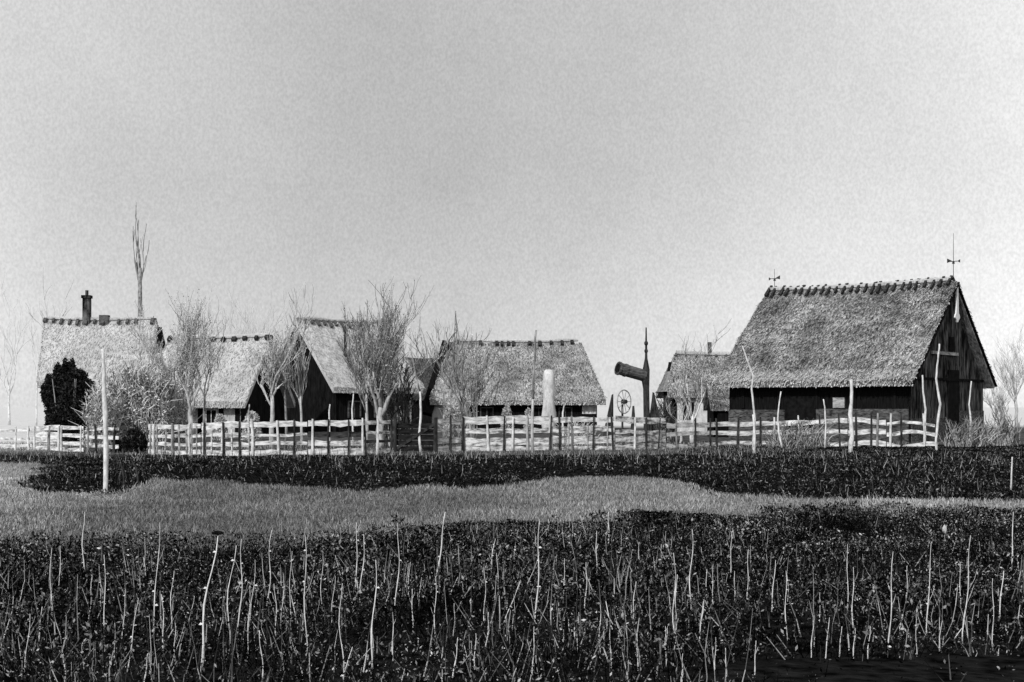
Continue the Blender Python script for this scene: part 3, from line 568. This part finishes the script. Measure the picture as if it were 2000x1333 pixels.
tree('bare_tree', 122, 0, 104, 548, 'thin faint bare tree behind the left end of the far-left roof', 0.12, 3, 0.4, 'twig_pale', 'bark', 0.10, 3, (3, 4), seed=6, twr=0.014)
tree('small_tree', 531, 0, 56, 640, 'small twisted bare tree with a pale trunk before the black gable', 0.42, 6, 0.40, 'twig_pale', 'bark_pale', 0.09, 4, (3, 4), seed=7, lf=2200)
tree('small_tree', 588, 0, 57, 660, 'small bare tree in the middle of the black gable', 0.28, 4, 0.35, 'twig_pale', 'bark_pale', 0.05, 3, (3, 4), seed=8)
tree('small_tree', 558, 0, 57, 572, 'slender pale sapling reaching above the black gable', 0.25, 4, 0.32, 'twig_pale', 'bark', 0.05, 4, (3, 4), seed=9)
tree('broad_tree', 742, 0, 58, 582, 'broad bare tree with a full fan of dark upright branches, tallest before the farmhouse', 0.30, 7, 0.26, 'twig', 'bark_pale', 0.15, 4, (4, 5), seed=11, upright=0.9, lf=5000)
tree('broad_tree', 768, 0, 60, 600, 'leaning bare tree with thin pale twigs right of the tallest broad tree', 0.3, 5, 0.3, 'twig_pale', 'bark', 0.08, 4, (4, 5), lean=0.08, seed=12)
tree('small_tree', 716, 0, 58, 590, 'thin bare tree close against the left of the tallest broad tree', 0.3, 4, 0.3, 'twig', 'bark_pale', 0.07, 4, (3, 5), seed=13)
tree('leaning_tree', 930, 0, 56, 640, 'slim dark bare tree leaning left before the middle cottage', 0.20, 4, 0.35, 'twig', 'bark', 0.07, 4, (3, 4), lean=-0.30, seed=14)
tree('bare_tree', 925, 0, 58, 655, 'thin upright bare tree before the left end of the middle cottage', 0.35, 5, 0.35, 'twig', 'bark', 0.05, 4, (3, 4), seed=15, lf=800)
tree('bare_tree', 1352, 0, 66, 645, 'bare tree with pale lower branches before the white cottage', 0.42, 6, 0.25, 'twig', 'birch', 0.09, 4, (2, 3), seed=16)
tree('sapling', 1330, 0, 66, 745, 'low pale sapling at the foot of the white cottage', 0.5, 5, 0.3, 'twig_pale', 'birch', 0.05, 3, (3, 4), seed=17)
tree('far_tree', 18, 0, 130, 560, 'faint bare tree at the extreme left beyond the fence', 0.3, 5, 0.3, 'twig_pale', 'birch', 0.10, 4, (2, 3), seed=18, twr=0.010)
tree('far_tree', 72, 0, 120, 590, 'faint slender tree just left of the far-left roof', 0.15, 3, 0.4, 'twig_pale', 'birch', 0.06, 3, (2, 3), seed=19, twr=0.010)
tree('far_tree', 1985, 0, 110, 655, 'faint bare tree at the right edge beyond the barn', 0.45, 6, 0.3, 'twig_pale', 'bark_pale', 0.12, 4, (4, 5), seed=20)
tree('far_tree', 1953, 0, 90, 730, 'low pale bare tree just right of the barn gable', 0.6, 6, 0.2, 'twig_pale', 'bark_pale', 0.07, 4, (3, 5), seed=22)
tree('far_tree', 500, 0, 120, 575, 'faint pale tree behind the ridge between the two left cottages', 0.35, 6, 0.3, 'twig_pale', 'bark_pale', 0.10, 4, (3, 4), seed=23, twr=0.009)
tree('far_tree', 455, 0, 125, 600, 'faintest low tree behind the middle of the low cottage roof', 0.35, 6, 0.3, 'twig_pale', 'bark_pale', 0.10, 4, (3, 4), seed=24, twr=0.008)

def bush(name, px, D, py_top, wpx, label, leaf='evergreen', n_=9000, tw='twig_dark', size=(0.05, 0.11), lobes=None, seed=3):
    g = np.random.default_rng(seed); H = CH + (HZ - py_top) / F * D; Wd = wpx * D / F / 2; b = at(px, HZ, D)
    o = empty(name, (b.x, b.y, 0), 0, label, 'bush')
    lobes = lobes or [(0, 0.45, 0.9, 0.55), (-.55, .35, .45, .4), (.5, .4, .5, .42), (.15, .72, .5, .3), (-.3, .68, .4, .28)]
    P_ = []
    for cx, cz, rx, rz_ in lobes:
        k_ = int(n_ * rx * rz_ / sum(q[2] * q[3] for q in lobes)); u = g.normal(size=(k_, 3)); u /= np.linalg.norm(u, axis=1)[:, None]
        rr = g.random(k_)[:, None] ** 0.33 * (0.85 + 0.3 * g.random((k_, 1))); u *= rr
        P_.append(np.stack([cx * Wd + u[:, 0] * rx * Wd, u[:, 1] * rx * Wd, cz * H + u[:, 2] * rz_ * H], -1))
    P_ = np.concatenate(P_); P_ = P_[P_[:, 2] > 0.05]
    global RNG
    old = RNG; RNG = g; V_ = leaves(P_, size[0] + (size[1] - size[0]) * g.random(len(P_))); RNG = old
    c = fast_mesh('foliage', V_, 4, M[leaf]); c.parent = o
    m = MB()
    for i in range(9):
        a = g.random() * 6.28; d = Vector((math.cos(a) * .4, math.sin(a) * .4, 1)); m.tube([(0, 0, -.1), tuple(d * H * .35), tuple(d * H * .35 + Vector((d.x * .5, d.y * .5, H * .4)))], [.06, .04, .015], 5)
    m.build('stems', M['bark'], o); return o
bush('evergreen_bush', 134, 68, 700, 106, 'tall black evergreen thicket before the far-left farmhouse', n_=30000, size=(0.05, 0.11), lobes=[(-.1, .25, .62, .3), (.15, .5, .55, .35), (-.82, .58, .2, .14), (-.72, .70, .16, .12), (-.6, .45, .28, .25), (.62, .60, .36, .16), (.42, .72, .3, .14), (-.4, .80, .16, .14), (-.12, .86, .12, .14), (.12, .88, .14, .12), (-.25, .72, .35, .2), (.35, .3, .4, .3), (-.55, .2, .3, .22), (.25,.78,.3,.1)])
bush('dark_bush', 262, 51, 838, 50, 'round black bush in the gap of the left fence', n_=5000, size=(0.03, 0.07), seed=5)
bush('dark_bush', 228, 52, 858, 26, 'small low black bush just left of the round black one', n_=1800, size=(0.03, 0.06), seed=6)

def tangle(name, px, D, py_top, wpx, label, n_=500, tw='twig_pale', seed=2, rr=0.012, lf=0):
    rs_ = random.getstate(); random.seed(seed); H = CH + (HZ - py_top) / F * D; Wd = wpx * D / F / 2; b = at(px, HZ, D)
    o = empty(name, (b.x, b.y, 0), 0, label, 'bush'); m = MB(); t_ = MB()
    for i in range(14):
        x = random.uniform(-.5, .5) * Wd; t_.tube([(x, 0, -.1), (x * 1.3, random.gauss(0, .1), H * .35)], [.05, .03], 5)
    for i in range(n_):
        x = random.uniform(-1, 1) * Wd; y = random.uniform(-.8, .8); zt = H * (1 - .30 * abs(x / Wd) ** 3) * random.uniform(.12, 1.03); z0 = max(0, zt - random.uniform(.3, .9)); p0 = Vector((x * .92, y, z0))
        d = Vector((random.gauss(0, .38), random.gauss(0, .3), 1)); ln = zt - z0; p1 = p0 + d * ln * .5; p2 = p1 + (d + Vector((random.gauss(0, .5), 0, random.uniform(-.9, .2)))) * ln * .5
        m.tube([p0, p1, p2], [rr * 1.6, rr * 1.2, rr * .5], 3)
    t_.build('stems', M['bark_pale'], o); m.build('twigs', M[tw], o); random.setstate(rs_)
    if lf:
        g = np.random.default_rng(seed + 50); x = g.uniform(-1, 1, lf); zt = H * (1 - .18 * np.abs(x) ** 4) * (0.86 + 0.16 * np.array([mnoise.noise(Vector((q * 5, 0, seed))) for q in x]))
        P_ = np.stack([x * Wd, g.uniform(-.9, .9, lf), zt * g.random(lf) ** 0.8], -1); cl = np.array([mnoise.noise(Vector((p_[0] * 2.2, p_[1], p_[2] * 1.6))) for p_ in P_]); P_ = P_[cl > -0.12]
        global RNG
        old = RNG; RNG = g; V_ = leaves(P_, 0.03 + 0.06 * g.random(len(P_))); RNG = old
        f_ = fast_mesh('dry_leaves', V_, 4, M['bud']); f_.parent = o
    return o
tangle('tangled_bush', 268, 62, 705, 130, 'large pale tangled leafless bush in front of the small steep shed', 1300, seed=2, rr=0.018, lf=14000)
tangle('tangled_bush', 195, 60, 745, 50, 'narrow pale tangled bush beside the tall white stake', 350, lf=2500, seed=4, rr=0.016)
tangle('tangled_bush', 345, 64, 735, 60, 'pale tangled bush between the small shed and the pale-trunked tree', 300, lf=1800, seed=5, rr=0.015)
tangle('tangled_bush', 775, 60, 690, 60, 'grey tangled bush under the broad tree beside the dark gate', 420, 'twig_dark', seed=7, rr=0.014)
tangle('tangled_bush', 893, 66, 762, 46, 'pale round tangled bush left of the leaning tree', 300, seed=8, rr=0.014, lf=2500)
tangle('tangled_bush', 1300, 68, 770, 40, 'small dark tangled bush at the left corner of the white cottage', 220, 'twig_dark', seed=9, rr=0.015)
tangle('tangled_bush', 1955, 62, 800, 70, 'grey scrubby bush at the right foot of the barn', 220, 'twig', seed=10, rr=0.015)
tangle('tangled_bush', 1890, 60, 812, 90, 'low grey brambles before the barn gable door', 260, 'twig', seed=11, rr=0.012)
tangle('tangled_bush', 1560, 60, 818, 120, 'low pale brambles behind the fence before the barn doorway', 420, 'twig', seed=12, rr=0.012)
tangle('tangled_bush', 1130, 62, 812, 60, 'low pale grass tuft bush behind the fence right of the white pillar', 160, 'twig_pale', seed=13, rr=0.012)

# ------------------------------------------------------------------ fence
FX = [-60, 65, 300, 500, 700, 900, 1100, 1200, 1300, 1400, 1500, 1650, 1830]
FB_ = [878, 880, 888, 890, 889, 882, 880, 879, 876, 872, 871, 872, 873]
FT_ = [838, 833, 829, 824, 822, 818, 817, 816, 821, 819, 817, 808, 811]
def fence(a, b, rails, label, posts=None, post_m='post_dark', post_up=4, pickets=None, name='plank_fence', pm='rail_grey', sag=0.014):
    Da = gdepth(np.interp((a + b) / 2, FX, FB_)); c = at((a + b) / 2, HZ, Da); o = empty(name, (c.x, c.y, 0), 0, label, 'fence', 'plank fences along the far side of the ditch')
    def pt(px, f, dy=0):
        yb = np.interp(px, FX, FB_); yt = np.interp(px, FX, FT_); D = gdepth(yb); py = yb + (yt - yb) * f; p_ = at(px, py, D); g_ = gz(p_.x, p_.y)
        return Vector((p_.x, p_.y + dy, p_.z)) - Vector((c.x, c.y, 0))
    for f, hpx, mt in rails:
        m = MB(); n_ = max(2, int((b - a) / 14)); prev = None; ph = random.random() * 6
        cuts = [a + (b - a) * i / n_ for i in range(n_ + 1)]
        w_ = hpx * 1.42 * gdepth(np.interp(a, FX, FB_)) / F
        ring = []
        for i, q_ in enumerate(cuts):
            p_ = pt(q_, f) + Vector((0, 0, math.sin(ph + i * 0.9) * sag + random.gauss(0, .012))); hw_ = w_ / 2 * random.uniform(.8, 1.15)
            ring.append([p_ + Vector((0, -.02, -hw_)), p_ + Vector((0, -.02, hw_)), p_ + Vector((0, .02, hw_)), p_ + Vector((0, .02, -hw_))])
        vs = [x for r in ring for x in r]; fs = [(3, 2, 1, 0), tuple(len(vs) - 4 + i for i in range(4))]
        for i in range(len(ring) - 1):
            for k_ in range(4): fs.append((i * 4 + k_, i * 4 + (k_ + 1) % 4, (i + 1) * 4 + (k_ + 1) % 4, (i + 1) * 4 + k_))
        m.add(vs, fs); m.build('rail', M[mt], o)
    for q_ in [p_ for i_, p_ in enumerate(posts or []) if len(posts) < 5 or i_ % 3 != 1]:
        m = MB(); p_ = pt(q_, 0, -0.07); D = gdepth(np.interp(q_, FX, FB_)); t_ = pt(q_, 1, -0.07); t_.z += random.uniform(.3, 1.3) * post_up * D / F; t_.x += random.gauss(0, .04)
        r = random.uniform(.028, .05); m.tube([p_ - Vector((0, 0, .3)), p_.lerp(t_, .5) + Vector((random.gauss(0, .015), 0, 0)), t_], [r * 1.15, r, r * .8], 7); m.build('post', M[post_m if random.random() < .62 else random.choice(('bark', 'bark_pale', 'birch'))], o)
    if pickets:
        q_ = a + 3
        while q_ < b - 2:
            m = MB(); p_ = pt(q_, .05, -0.05); t_ = pt(q_ + random.gauss(0, 1.5), random.uniform(.8, 1.05), -0.05); m.beam(p_, t_, random.uniform(.03, .055), .02); m.build('picket', M[pm], o); q_ += random.uniform(*pickets)
    return o
W_, G_, K_ = 'rail_white', 'rail_mid', 'rail_dark'
M['rail_mid'] = mat('patchy_rail', 0.10, 0.75, 2.8, (1, 1, 3), (0.38, 0.6), 6, 0.4)
fence(-60, 62, [(.2, 4, W_), (.5, 4, W_), (.85, 4, W_)], 'faint pale end of the fence at the extreme left', posts=[-40, -5, 30, 58], post_m='birch', post_up=1)
fence(67, 117, [(.10, 6, W_), (.30, 3, G_), (.52, 15, W_), (.92, 7, W_)], 'leftmost bright white fence section with one very wide middle board', posts=[68, 96, 116], post_m='birch', post_up=0)
fence(119, 163, [(.08, 5, G_), (.33, 5, W_), (.62, 5, W_), (.92, 5, W_)], 'white four-railed fence section before the black thicket', posts=[121, 158], post_m='birch', post_up=0)
fence(168, 232, [(.25, 5, G_), (.55, 5, W_), (.85, 4, G_)], 'broken grey fence section behind the tall white stake', posts=[172, 190, 222], post_up=2)
fence(290, 392, [(.08, 6, W_), (.33, 5, W_), (.60, 5, W_), (.90, 7, W_)], 'white fence section with pickets before the pale-trunked tree', posts=[302, 338, 372], post_m='birch', post_up=1, pickets=(9, 16), pm='rail_grey')
fence(394, 486, [(.07, 8, W_), (.32, 6, W_), (.62, 6, W_), (.92, 9, W_)], 'brightest white fence section before the low cottage wall', posts=[400, 437, 470], post_m='post_dark', post_up=2, pickets=(14, 26), pm='rail_white')
fence(488, 600, [(.06, 8, W_), (.36, 5, G_), (.60, 4, G_), (.92, 8, W_)], 'fence section with dark posts before the small twisted tree', posts=[493, 515, 545, 574, 597], post_up=6)
fence(602, 712, [(.08, 10, W_), (.34, 8, G_), (.60, 8, K_), (.94, 8, W_)], 'fence section with white top and bottom rails before the farmhouse door', posts=[611, 642, 680, 709], post_up=4)
fence(714, 768, [(.10, 6, G_), (.38, 4, K_), (.65, 4, G_), (.94, 6, G_)], 'grey fence section at the foot of the broad tree', posts=[716, 737, 764], post_up=4)
fence(851, 902, [(.07, 8, W_), (.33, 8, G_), (.64, 5, G_), (.90, 7, G_)], 'fence section just right of the dark gate', posts=[854, 880, 903], post_up=6)
fence(905, 986, [(.05, 8, W_), (.28, 11, G_), (.62, 7, G_), (.95, 10, W_)], 'bright fence section left of the tall dark-topped pole', posts=[907, 955, 984], post_up=6)
fence(988, 1072, [(.05, 8, W_), (.28, 10, G_), (.62, 7, G_), (.95, 11, W_)], 'bright fence section below the white pillar', posts=[1000, 1030, 1074], post_up=5)
fence(1076, 1200, [(.05, 7, G_), (.32, 11, G_), (.64, 9, G_), (.94, 7, W_)], 'grey mottled fence section right of the white pillar', posts=[1093, 1118, 1158, 1198], post_up=6, pickets=(22, 40))
fence(1202, 1300, [(.07, 9, G_), (.34, 10, G_), (.56, 6, G_), (.95, 9, G_)], 'grey fence section below the dark post with the log', posts=[1239, 1262, 1285], post_up=3)
fence(1302, 1400, [(.06, 6, G_), (.50, 6, W_), (.80, 7, W_)], 'three-railed fence section before the white cottage', posts=[1322, 1358, 1388, 1400], post_up=3)
fence(1402, 1520, [(.12, 5, G_), (.48, 6, W_), (.80, 6, W_)], 'fence section with two white rails before the left end of the barn', posts=[1440, 1484, 1512], post_up=2)
fence(1522, 1655, [(.06, 6, G_), (.46, 6, W_), (.78, 7, G_)], 'three-railed fence section before the barn doorway', posts=[1560, 1600, 1640], post_up=2)
fence(1657, 1730, [(.08, 7, W_), (.44, 7, W_), (.78, 7, W_)], 'fence section of short white boards right of the thickest white stake', posts=[1672, 1700, 1712], post_up=2, sag=.05)
fence(1732, 1826, [(.05, 6, W_), (.42, 5, G_), (.72, 4, G_)], 'last sagging fence section before the barn gable', posts=[1738, 1760, 1805], post_up=4, sag=.07)
# dark gate
gd = gdepth(884); gc = at(811, HZ, gd); gate = empty('dark_gate', (gc.x, gc.y, 0), 0, 'black boarded gate closing the middle of the fence', 'gate')
hw_ = 40 * gd / F; zt = at(0, 822, gd).z
M['gate_board'] = mat('gate_board', 0.003, 0.03, 3, (1, 1, 4), (0.35, 0.7), 6, 0.4)
for k_ in range(5):
    m = MB(); z = 0.05 + k_ * (zt - .12) / 5; m.box(-hw_, hw_, -.02, .02, z, z + (zt - .12) / 5 - .035, jit=.008); m.build('board', M['gate_board'], gate)
m = MB(); m.beam((-hw_, -.05, .1), (hw_, -.05, zt - .1), .1, .04); m.build('brace', M['post_dark'], gate)
for s in (-1, 1):
    m = MB(); m.tube([(s * hw_, -.08, -.2), (s * hw_, -.08, zt + .12)], [.09, .08], 8); m.build('post', M['post_dark'], gate)

# ------------------------------------------------------------------ stakes and poles
def stake(name, pts, thick, label, D, mats='birch', cat='stake', upper=None):
    """pts: photo polyline from foot to top"""
    P3 = [at(x, y, D) for x, y in pts]; b = P3[0].copy(); b.z = gz(b.x, b.y) - .05; P3[0] = b; loc = b.copy(); r = thick * D / F / 2
    Q = []; 
    for i in range(len(P3) - 1):
        for k_ in range(3): Q.append(P3[i].lerp(P3[i + 1], k_ / 3))
    Q.append(P3[-1]); Q = [q_ - loc + Vector((random.gauss(0, r * .12), 0, 0)) for q_ in Q]; n_ = len(Q)
    rs = [r * (1.1 - .5 * i / (n_ - 1)) * random.uniform(.85, 1.1) for i in range(n_)]
    if upper:
        o = empty(name, loc, 0, label, cat); k_ = int(n_ * upper[0])
        m = MB(); m.tube(Q[:k_ + 1], rs[:k_ + 1], 7); m.build('lower_pole', M[mats], o, True)
        m = MB(); m.tube(Q[k_:], rs[k_:], 7); m.build('upper_pole', M[upper[1]], o, True); return o
    m = MB(); m.tube(Q, rs, 8); o = m.build(name, M[mats], None, True); o.location = loc; return tag(o, label, cat)
stake('white_stake', [(206, 948), (207, 870), (205, 780), (203, 715), (200, 682)], 10, 'tall thick white stake standing alone before the left fence', gdepth(948))
stake('white_stake', [(1660, 882), (1664, 850), (1660, 810), (1664, 775), (1662, 741)], 9, 'thickest white stake standing before the middle of the barn', gdepth(884))
stake('white_stake', [(1472, 888), (1474, 850), (1471, 810)], 6, 'short straight white stake before the left part of the barn', gdepth(888))
stake('bent_stalk', [(1470, 872), (1474, 820), (1468, 760), (1471, 735), (1458, 700), (1450, 676)], 4.0, 'long bent pale stalk crossing the left end of the barn roof', gdepth(880), cat='stalk')
stake('white_stake', [(1829, 880), (1828, 860), (1836, 790), (1828, 740), (1832, 700), (1835, 672)], 5, 'tall thin wavy white stake before the barn gable', gdepth(880))
stake('white_stake', [(1806, 862), (1806, 830), (1808, 800), (1803, 765), (1802, 733)], 5, 'thin white stake at the near corner of the barn', gdepth(870))
stake('white_stake', [(1528, 874), (1521, 845), (1519, 810), (1525, 765)], 4, 'thin crooked pale stake left of the barn doorway', gdepth(876))
stake('white_stake', [(1611, 868), (1613, 830), (1611, 795), (1608, 780)], 3.5, 'short pale twig-like stake right of the barn doorway', gdepth(876))
stake('white_stake', [(1895, 860), (1896, 820), (1893, 790), (1897, 745)], 4, 'faint pale stake before the right part of the gable', gdepth(868))
stake('white_stake', [(822, 880), (819, 850), (822, 800), (820, 765), (812, 730), (803, 688)], 5, 'crooked pole, pale below and dark above, in front of the dark gate', gdepth(884), upper=(.62, 'bark'), cat='pole')
stake('tall_pole', [(1040, 882), (1040, 820), (1041, 760), (1044, 700), (1047, 645)], 6, 'tall thin pole with a dark upper end before the middle cottage', gdepth(884), upper=(.45, 'bark'), cat='pole', mats='bark_pale')
stake('white_stake', [(1974, 935), (1976, 915), (1977, 893)], 3.5, 'short bright stake at the right edge of the field', gdepth(935))
stake('dark_pole', [(255, 940), (238, 912), (222, 890)], 4, 'left of the two dark poles leaning over the ditch bank', gdepth(945), 'post_dark', 'pole')
stake('dark_pole', [(283, 938), (266, 914), (250, 890)], 4, 'right of the two dark poles leaning over the ditch bank', gdepth(945), 'post_dark', 'pole')
stake('thin_pole', [(932, 870), (931, 760), (930, 650)], 3, 'thin dark pole standing up past the cottage ridge', gdepth(876), 'bark', 'pole')
stake('dark_stake', [(1272, 925), (1270, 905), (1264, 885), (1262, 872)], 6, 'short dark stake leaning in the ditch below the log post', gdepth(900), 'post_dark')
for i, (px, y0, y1, lb) in enumerate([(866, 742, 820, 'before the pale tangled bush'), (486, 790, 828, 'before the low cottage corner'), (645, 790, 826, 'below the farmhouse eave'), (690, 770, 826, 'left of the broad tree'), (782, 790, 826, 'behind the dark gate left end'), (802, 775, 826, 'behind the dark gate right end'), (1100, 790, 822, 'right of the white pillar foot')]):
    stake('thin_stake', [(px, 850), (px + random.uniform(-3, 3), (y0 + y1) / 2), (px + random.uniform(-3, 3), y0)], 4, 'thin pale stake ' + lb, 62, 'birch')

# ------------------------------------------------------------------ yard objects
# white pillar
D = 92; c = at(1072, HZ, D); m = MB(); pr = [(0, .40), (.5, .47), (0.9, .50), (1.4, .47), (1.9, .38), (2.6, .37), (3.3, .40), (3.9, .37), (4.1, .30), (4.17, .22), (4.2, .04)]; n_ = 16; vs = []
for z_, r in pr:
    for k_ in range(n_):
        a = 6.283 * k_ / n_; rr = r * (1 + random.gauss(0, .02)); vs.append((math.cos(a) * rr, math.sin(a) * rr, z_))
m.add(vs, [(i * n_ + k_, i * n_ + (k_ + 1) % n_, (i + 1) * n_ + (k_ + 1) % n_, (i + 1) * n_ + k_) for i in range(len(pr) - 1) for k_ in range(n_)] + [tuple(range((len(pr) - 1) * n_, len(pr) * n_))])
o = m.build('white_pillar', M['white'], None, True); o.location = (c.x, c.y, -.05); tag(o, 'tall rounded whitewashed pillar before the middle cottage', 'pillar')
# haycock and boxes
def heap(px, py_top, D, wpx, label, leaf, seed):
    g = np.random.default_rng(seed); b = at(px, HZ, D); H = CH + (HZ - py_top) / F * D; Wd = wpx * D / F / 2
    n_ = 1600; a = g.random(n_) * 6.28; t_ = g.random(n_); r = Wd * np.sqrt(np.clip(1 - t_ ** 2, 0, 1)) * (0.8 + .25 * g.random(n_)); P_ = np.stack([np.cos(a) * r, np.sin(a) * r, t_ * H], -1)
    global RNG
    old = RNG; RNG = g; V_ = leaves(P_, 0.08 + .1 * g.random(n_)); RNG = old
    o = empty('hay_heap', (b.x, b.y, 0), 0, label, 'hay heap'); f = fast_mesh('loose_hay', V_, 4, M[leaf]); f.parent = o
    m = MB(); ns, nr = 12, 6; vs = [(math.cos(6.283 * k_ / ns) * Wd * .85 * math.sqrt(1 - (i / nr) ** 2), math.sin(6.283 * k_ / ns) * Wd * .85 * math.sqrt(1 - (i / nr) ** 2), i / nr * H * .93) for i in range(nr) for k_ in range(ns)] + [(0, 0, H * .95)]
    m.add(vs, [(i * ns + k_, i * ns + (k_ + 1) % ns, (i + 1) * ns + (k_ + 1) % ns, (i + 1) * ns + k_) for i in range(nr - 1) for k_ in range(ns)] + [((nr - 1) * ns + k_, (nr - 1) * ns + (k_ + 1) % ns, nr * ns) for k_ in range(ns)])
    m.build('hay_core', M['rail_grey'], o, True)
heap(990, 794, 88, 22, 'small pale round heap under the eave of the middle cottage', 'straw_pale', 3)
heap(1032, 800, 88, 14, 'smaller pale heap just left of the white pillar', 'straw_pale', 4)
heap(492, 806, 72, 34, 'white heap behind the fence at the low cottage gable', 'straw_pale', 5)
heap(430, 812, 72, 26, 'white heap behind the brightest fence section', 'straw_pale', 6)
# dark post with hollow log
D = 63; b = at(1262, HZ, D); po = empty('log_post', (b.x, b.y, 0), 0, 'dark post carrying a thick slanting hollow log, between middle cottage and barn', 'post')
z = lambda py: CH + (HZ - py) / F * D
X_ = lambda px: (px - 1262) * D / F
m = MB(); m.tube([(X_(1264), 0, -.1), (X_(1262), 0, z(760)), (X_(1260), 0, z(735)), (X_(1262), 0, z(722)), (X_(1262), 0, z(700)), (X_(1262), 0, z(640))], [.15, .14, .20, .16, .06, .03], 9); m.build('shaft', M['post_dark'], po)
for py, r in ((671, .09), (686, .085), (697, .05)):
    m = MB(); vs = []; 
    for i in range(7):
        for k_ in range(8): th_ = math.pi * (0.04 + .92 * i / 6); a = 6.283 * k_ / 8; vs.append((X_(1262) + math.sin(th_) * math.cos(a) * r, math.sin(th_) * math.sin(a) * r, z(py) + math.cos(th_) * r * 1.3))
    m.add(vs, [(i * 8 + k_, (i + 1) * 8 + k_, (i + 1) * 8 + (k_ + 1) % 8, i * 8 + (k_ + 1) % 8) for i in range(6) for k_ in range(8)]); m.build('knob', M['post_dark'], po)
A = Vector((X_(1205), -.50, z(720))); B_ = Vector((X_(1258), .02, z(734))); d = (A - B_).normalized()
m = MB(); m.tube([B_, B_.lerp(A, .4), A], [.27, .27, .28], 14)
for r_o, k0 in ((.31, 0.0), (.30, .35)):
    c0 = A - d * k0; m.tube([c0 - d * .08, c0], [r_o, r_o], 14)
lg = m.build('hollow_log', M['wood'], po, False)
m = MB(); m.tube([A + d * .004, A + d * .02], [.20, .20], 14); m.build('log_hole', M['black'], lg)
m = MB(); m.tube([A + d * .021 + Vector((.05, 0, .02)), A + d * .05 + Vector((.05, 0, .02))], [.10, .07], 10); m.build('end_highlight', M['white'], lg)  # white disc standing in for the highlight on the log end
# wheel on a short post
D = 66; b = at(1219, HZ, D); wh = empty('mounted_wheel', (b.x, b.y, 0), math.radians(50), 'spoked wheel with a dark hub on a short post behind the fence', 'wheel'); zc = CH + (HZ - 785) / F * D; R = .55
m = MB(); pts = [(math.cos(a) * R, 0, zc + math.sin(a) * R) for a in [6.2832 * i / 28 for i in range(29)]]; m.tube(pts, .028, 6); m.build('rim', M['rail_grey'], wh)
m = MB(); m.tube([(0, -.14, zc), (0, .10, zc)], [.09, .12], 10); m.build('hub', M['post_dark'], wh)
for i in range(10):
    a = 6.2832 * i / 10; m = MB(); m.tube([(math.cos(a) * .1, 0, zc + math.sin(a) * .1), (math.cos(a) * R, 0, zc + math.sin(a) * R)], .016, 5); m.build('spoke', M['rail_grey'], wh)
m = MB(); m.tube([(0, .1, -.1), (0, .1, zc + .02)], .05, 7); m.build('post', M['post_dark'], wh)
# pointed brushwood stacks
def cone(px, py_top, wpx, D, lean, label, seed):
    random.seed(seed); b = at(px, HZ, D); H = CH + (HZ - py_top) / F * D; R_ = wpx * D / F / 2; m = MB()
    for i in range(46):
        a = random.random() * 6.283; r = R_ * random.uniform(.55, 1) * 1.3; m.tube([(math.cos(a) * r, math.sin(a) * r, -.05), (lean * H + math.cos(a) * .03, math.sin(a) * .03, H * random.uniform(.86, 1.0))], [.05, .02], 5)
    o = m.build('brushwood_stack', M['post_dark'], None); o.location = (b.x, b.y, 0); tag(o, label, 'brushwood')
cone(1187, 770, 16, 70, .10, 'thin pointed black brushwood stack left of the mounted wheel', 1)
cone(1282, 766, 30, 70, -.06, 'wide pointed black brushwood stack right of the log post', 2)
cone(1237, 793, 10, 68, 0, 'lowest small black brushwood stack between wheel and log post', 3)
# forked poles leaning on the ridge of the middle cottage
D = 101; b = at(900, HZ, D); fo = empty('pole_tripod', (b.x, b.y, 0), 0, 'thin pointed frame of poles rising above the left end of the middle cottage', 'pole frame')
zz = lambda py: CH + (HZ - py) / F * D
for x0, y0, x1, y1, dy in ((885, 842, 896, 618, -1.2), (928, 842, 895, 620, -1.2), (905, 842, 896, 622, 1.5)):
    m = MB(); m.tube([((x0 - 900) * D / F, dy - 5.5, 0), ((x1 - 900) * D / F, -5.5, zz(y1))], [.07, .03], 6); m.build('pole', M['bark'], fo)
# light tufts in the ditch
for i, (px, py, lab) in enumerate([(918, 930, 'pale bent reed clump in the ditch right of the gate'), (815, 932, 'small pale bent reed clump in the ditch below the gate'), (755, 935, 'short pale reed tuft in the ditch before the broad tree'), (545, 942, 'pale reed tuft at the left ditch edge'), (1030, 935, 'short pale reed tuft in the ditch below the white pillar')]):
    D = gdepth(py + 22, -.3); b = at(px, HZ, D); b.z = gz(b.x, b.y); m = MB()
    for k_ in range(12):
        s_ = random.choice((-1, 1)); h = random.uniform(.25, .5); m.tube([(random.gauss(0, .06), random.gauss(0, .06), -.03), (s_ * h * .15, 0, h * .7), (s_ * h * .35, 0, h), (s_ * h * .75, 0, h * .6)], [.012, .012, .010, .006], 4)
    o = m.build('reed_clump', M['rail_grey'], None); o.location = b; tag(o, lab, 'reeds')
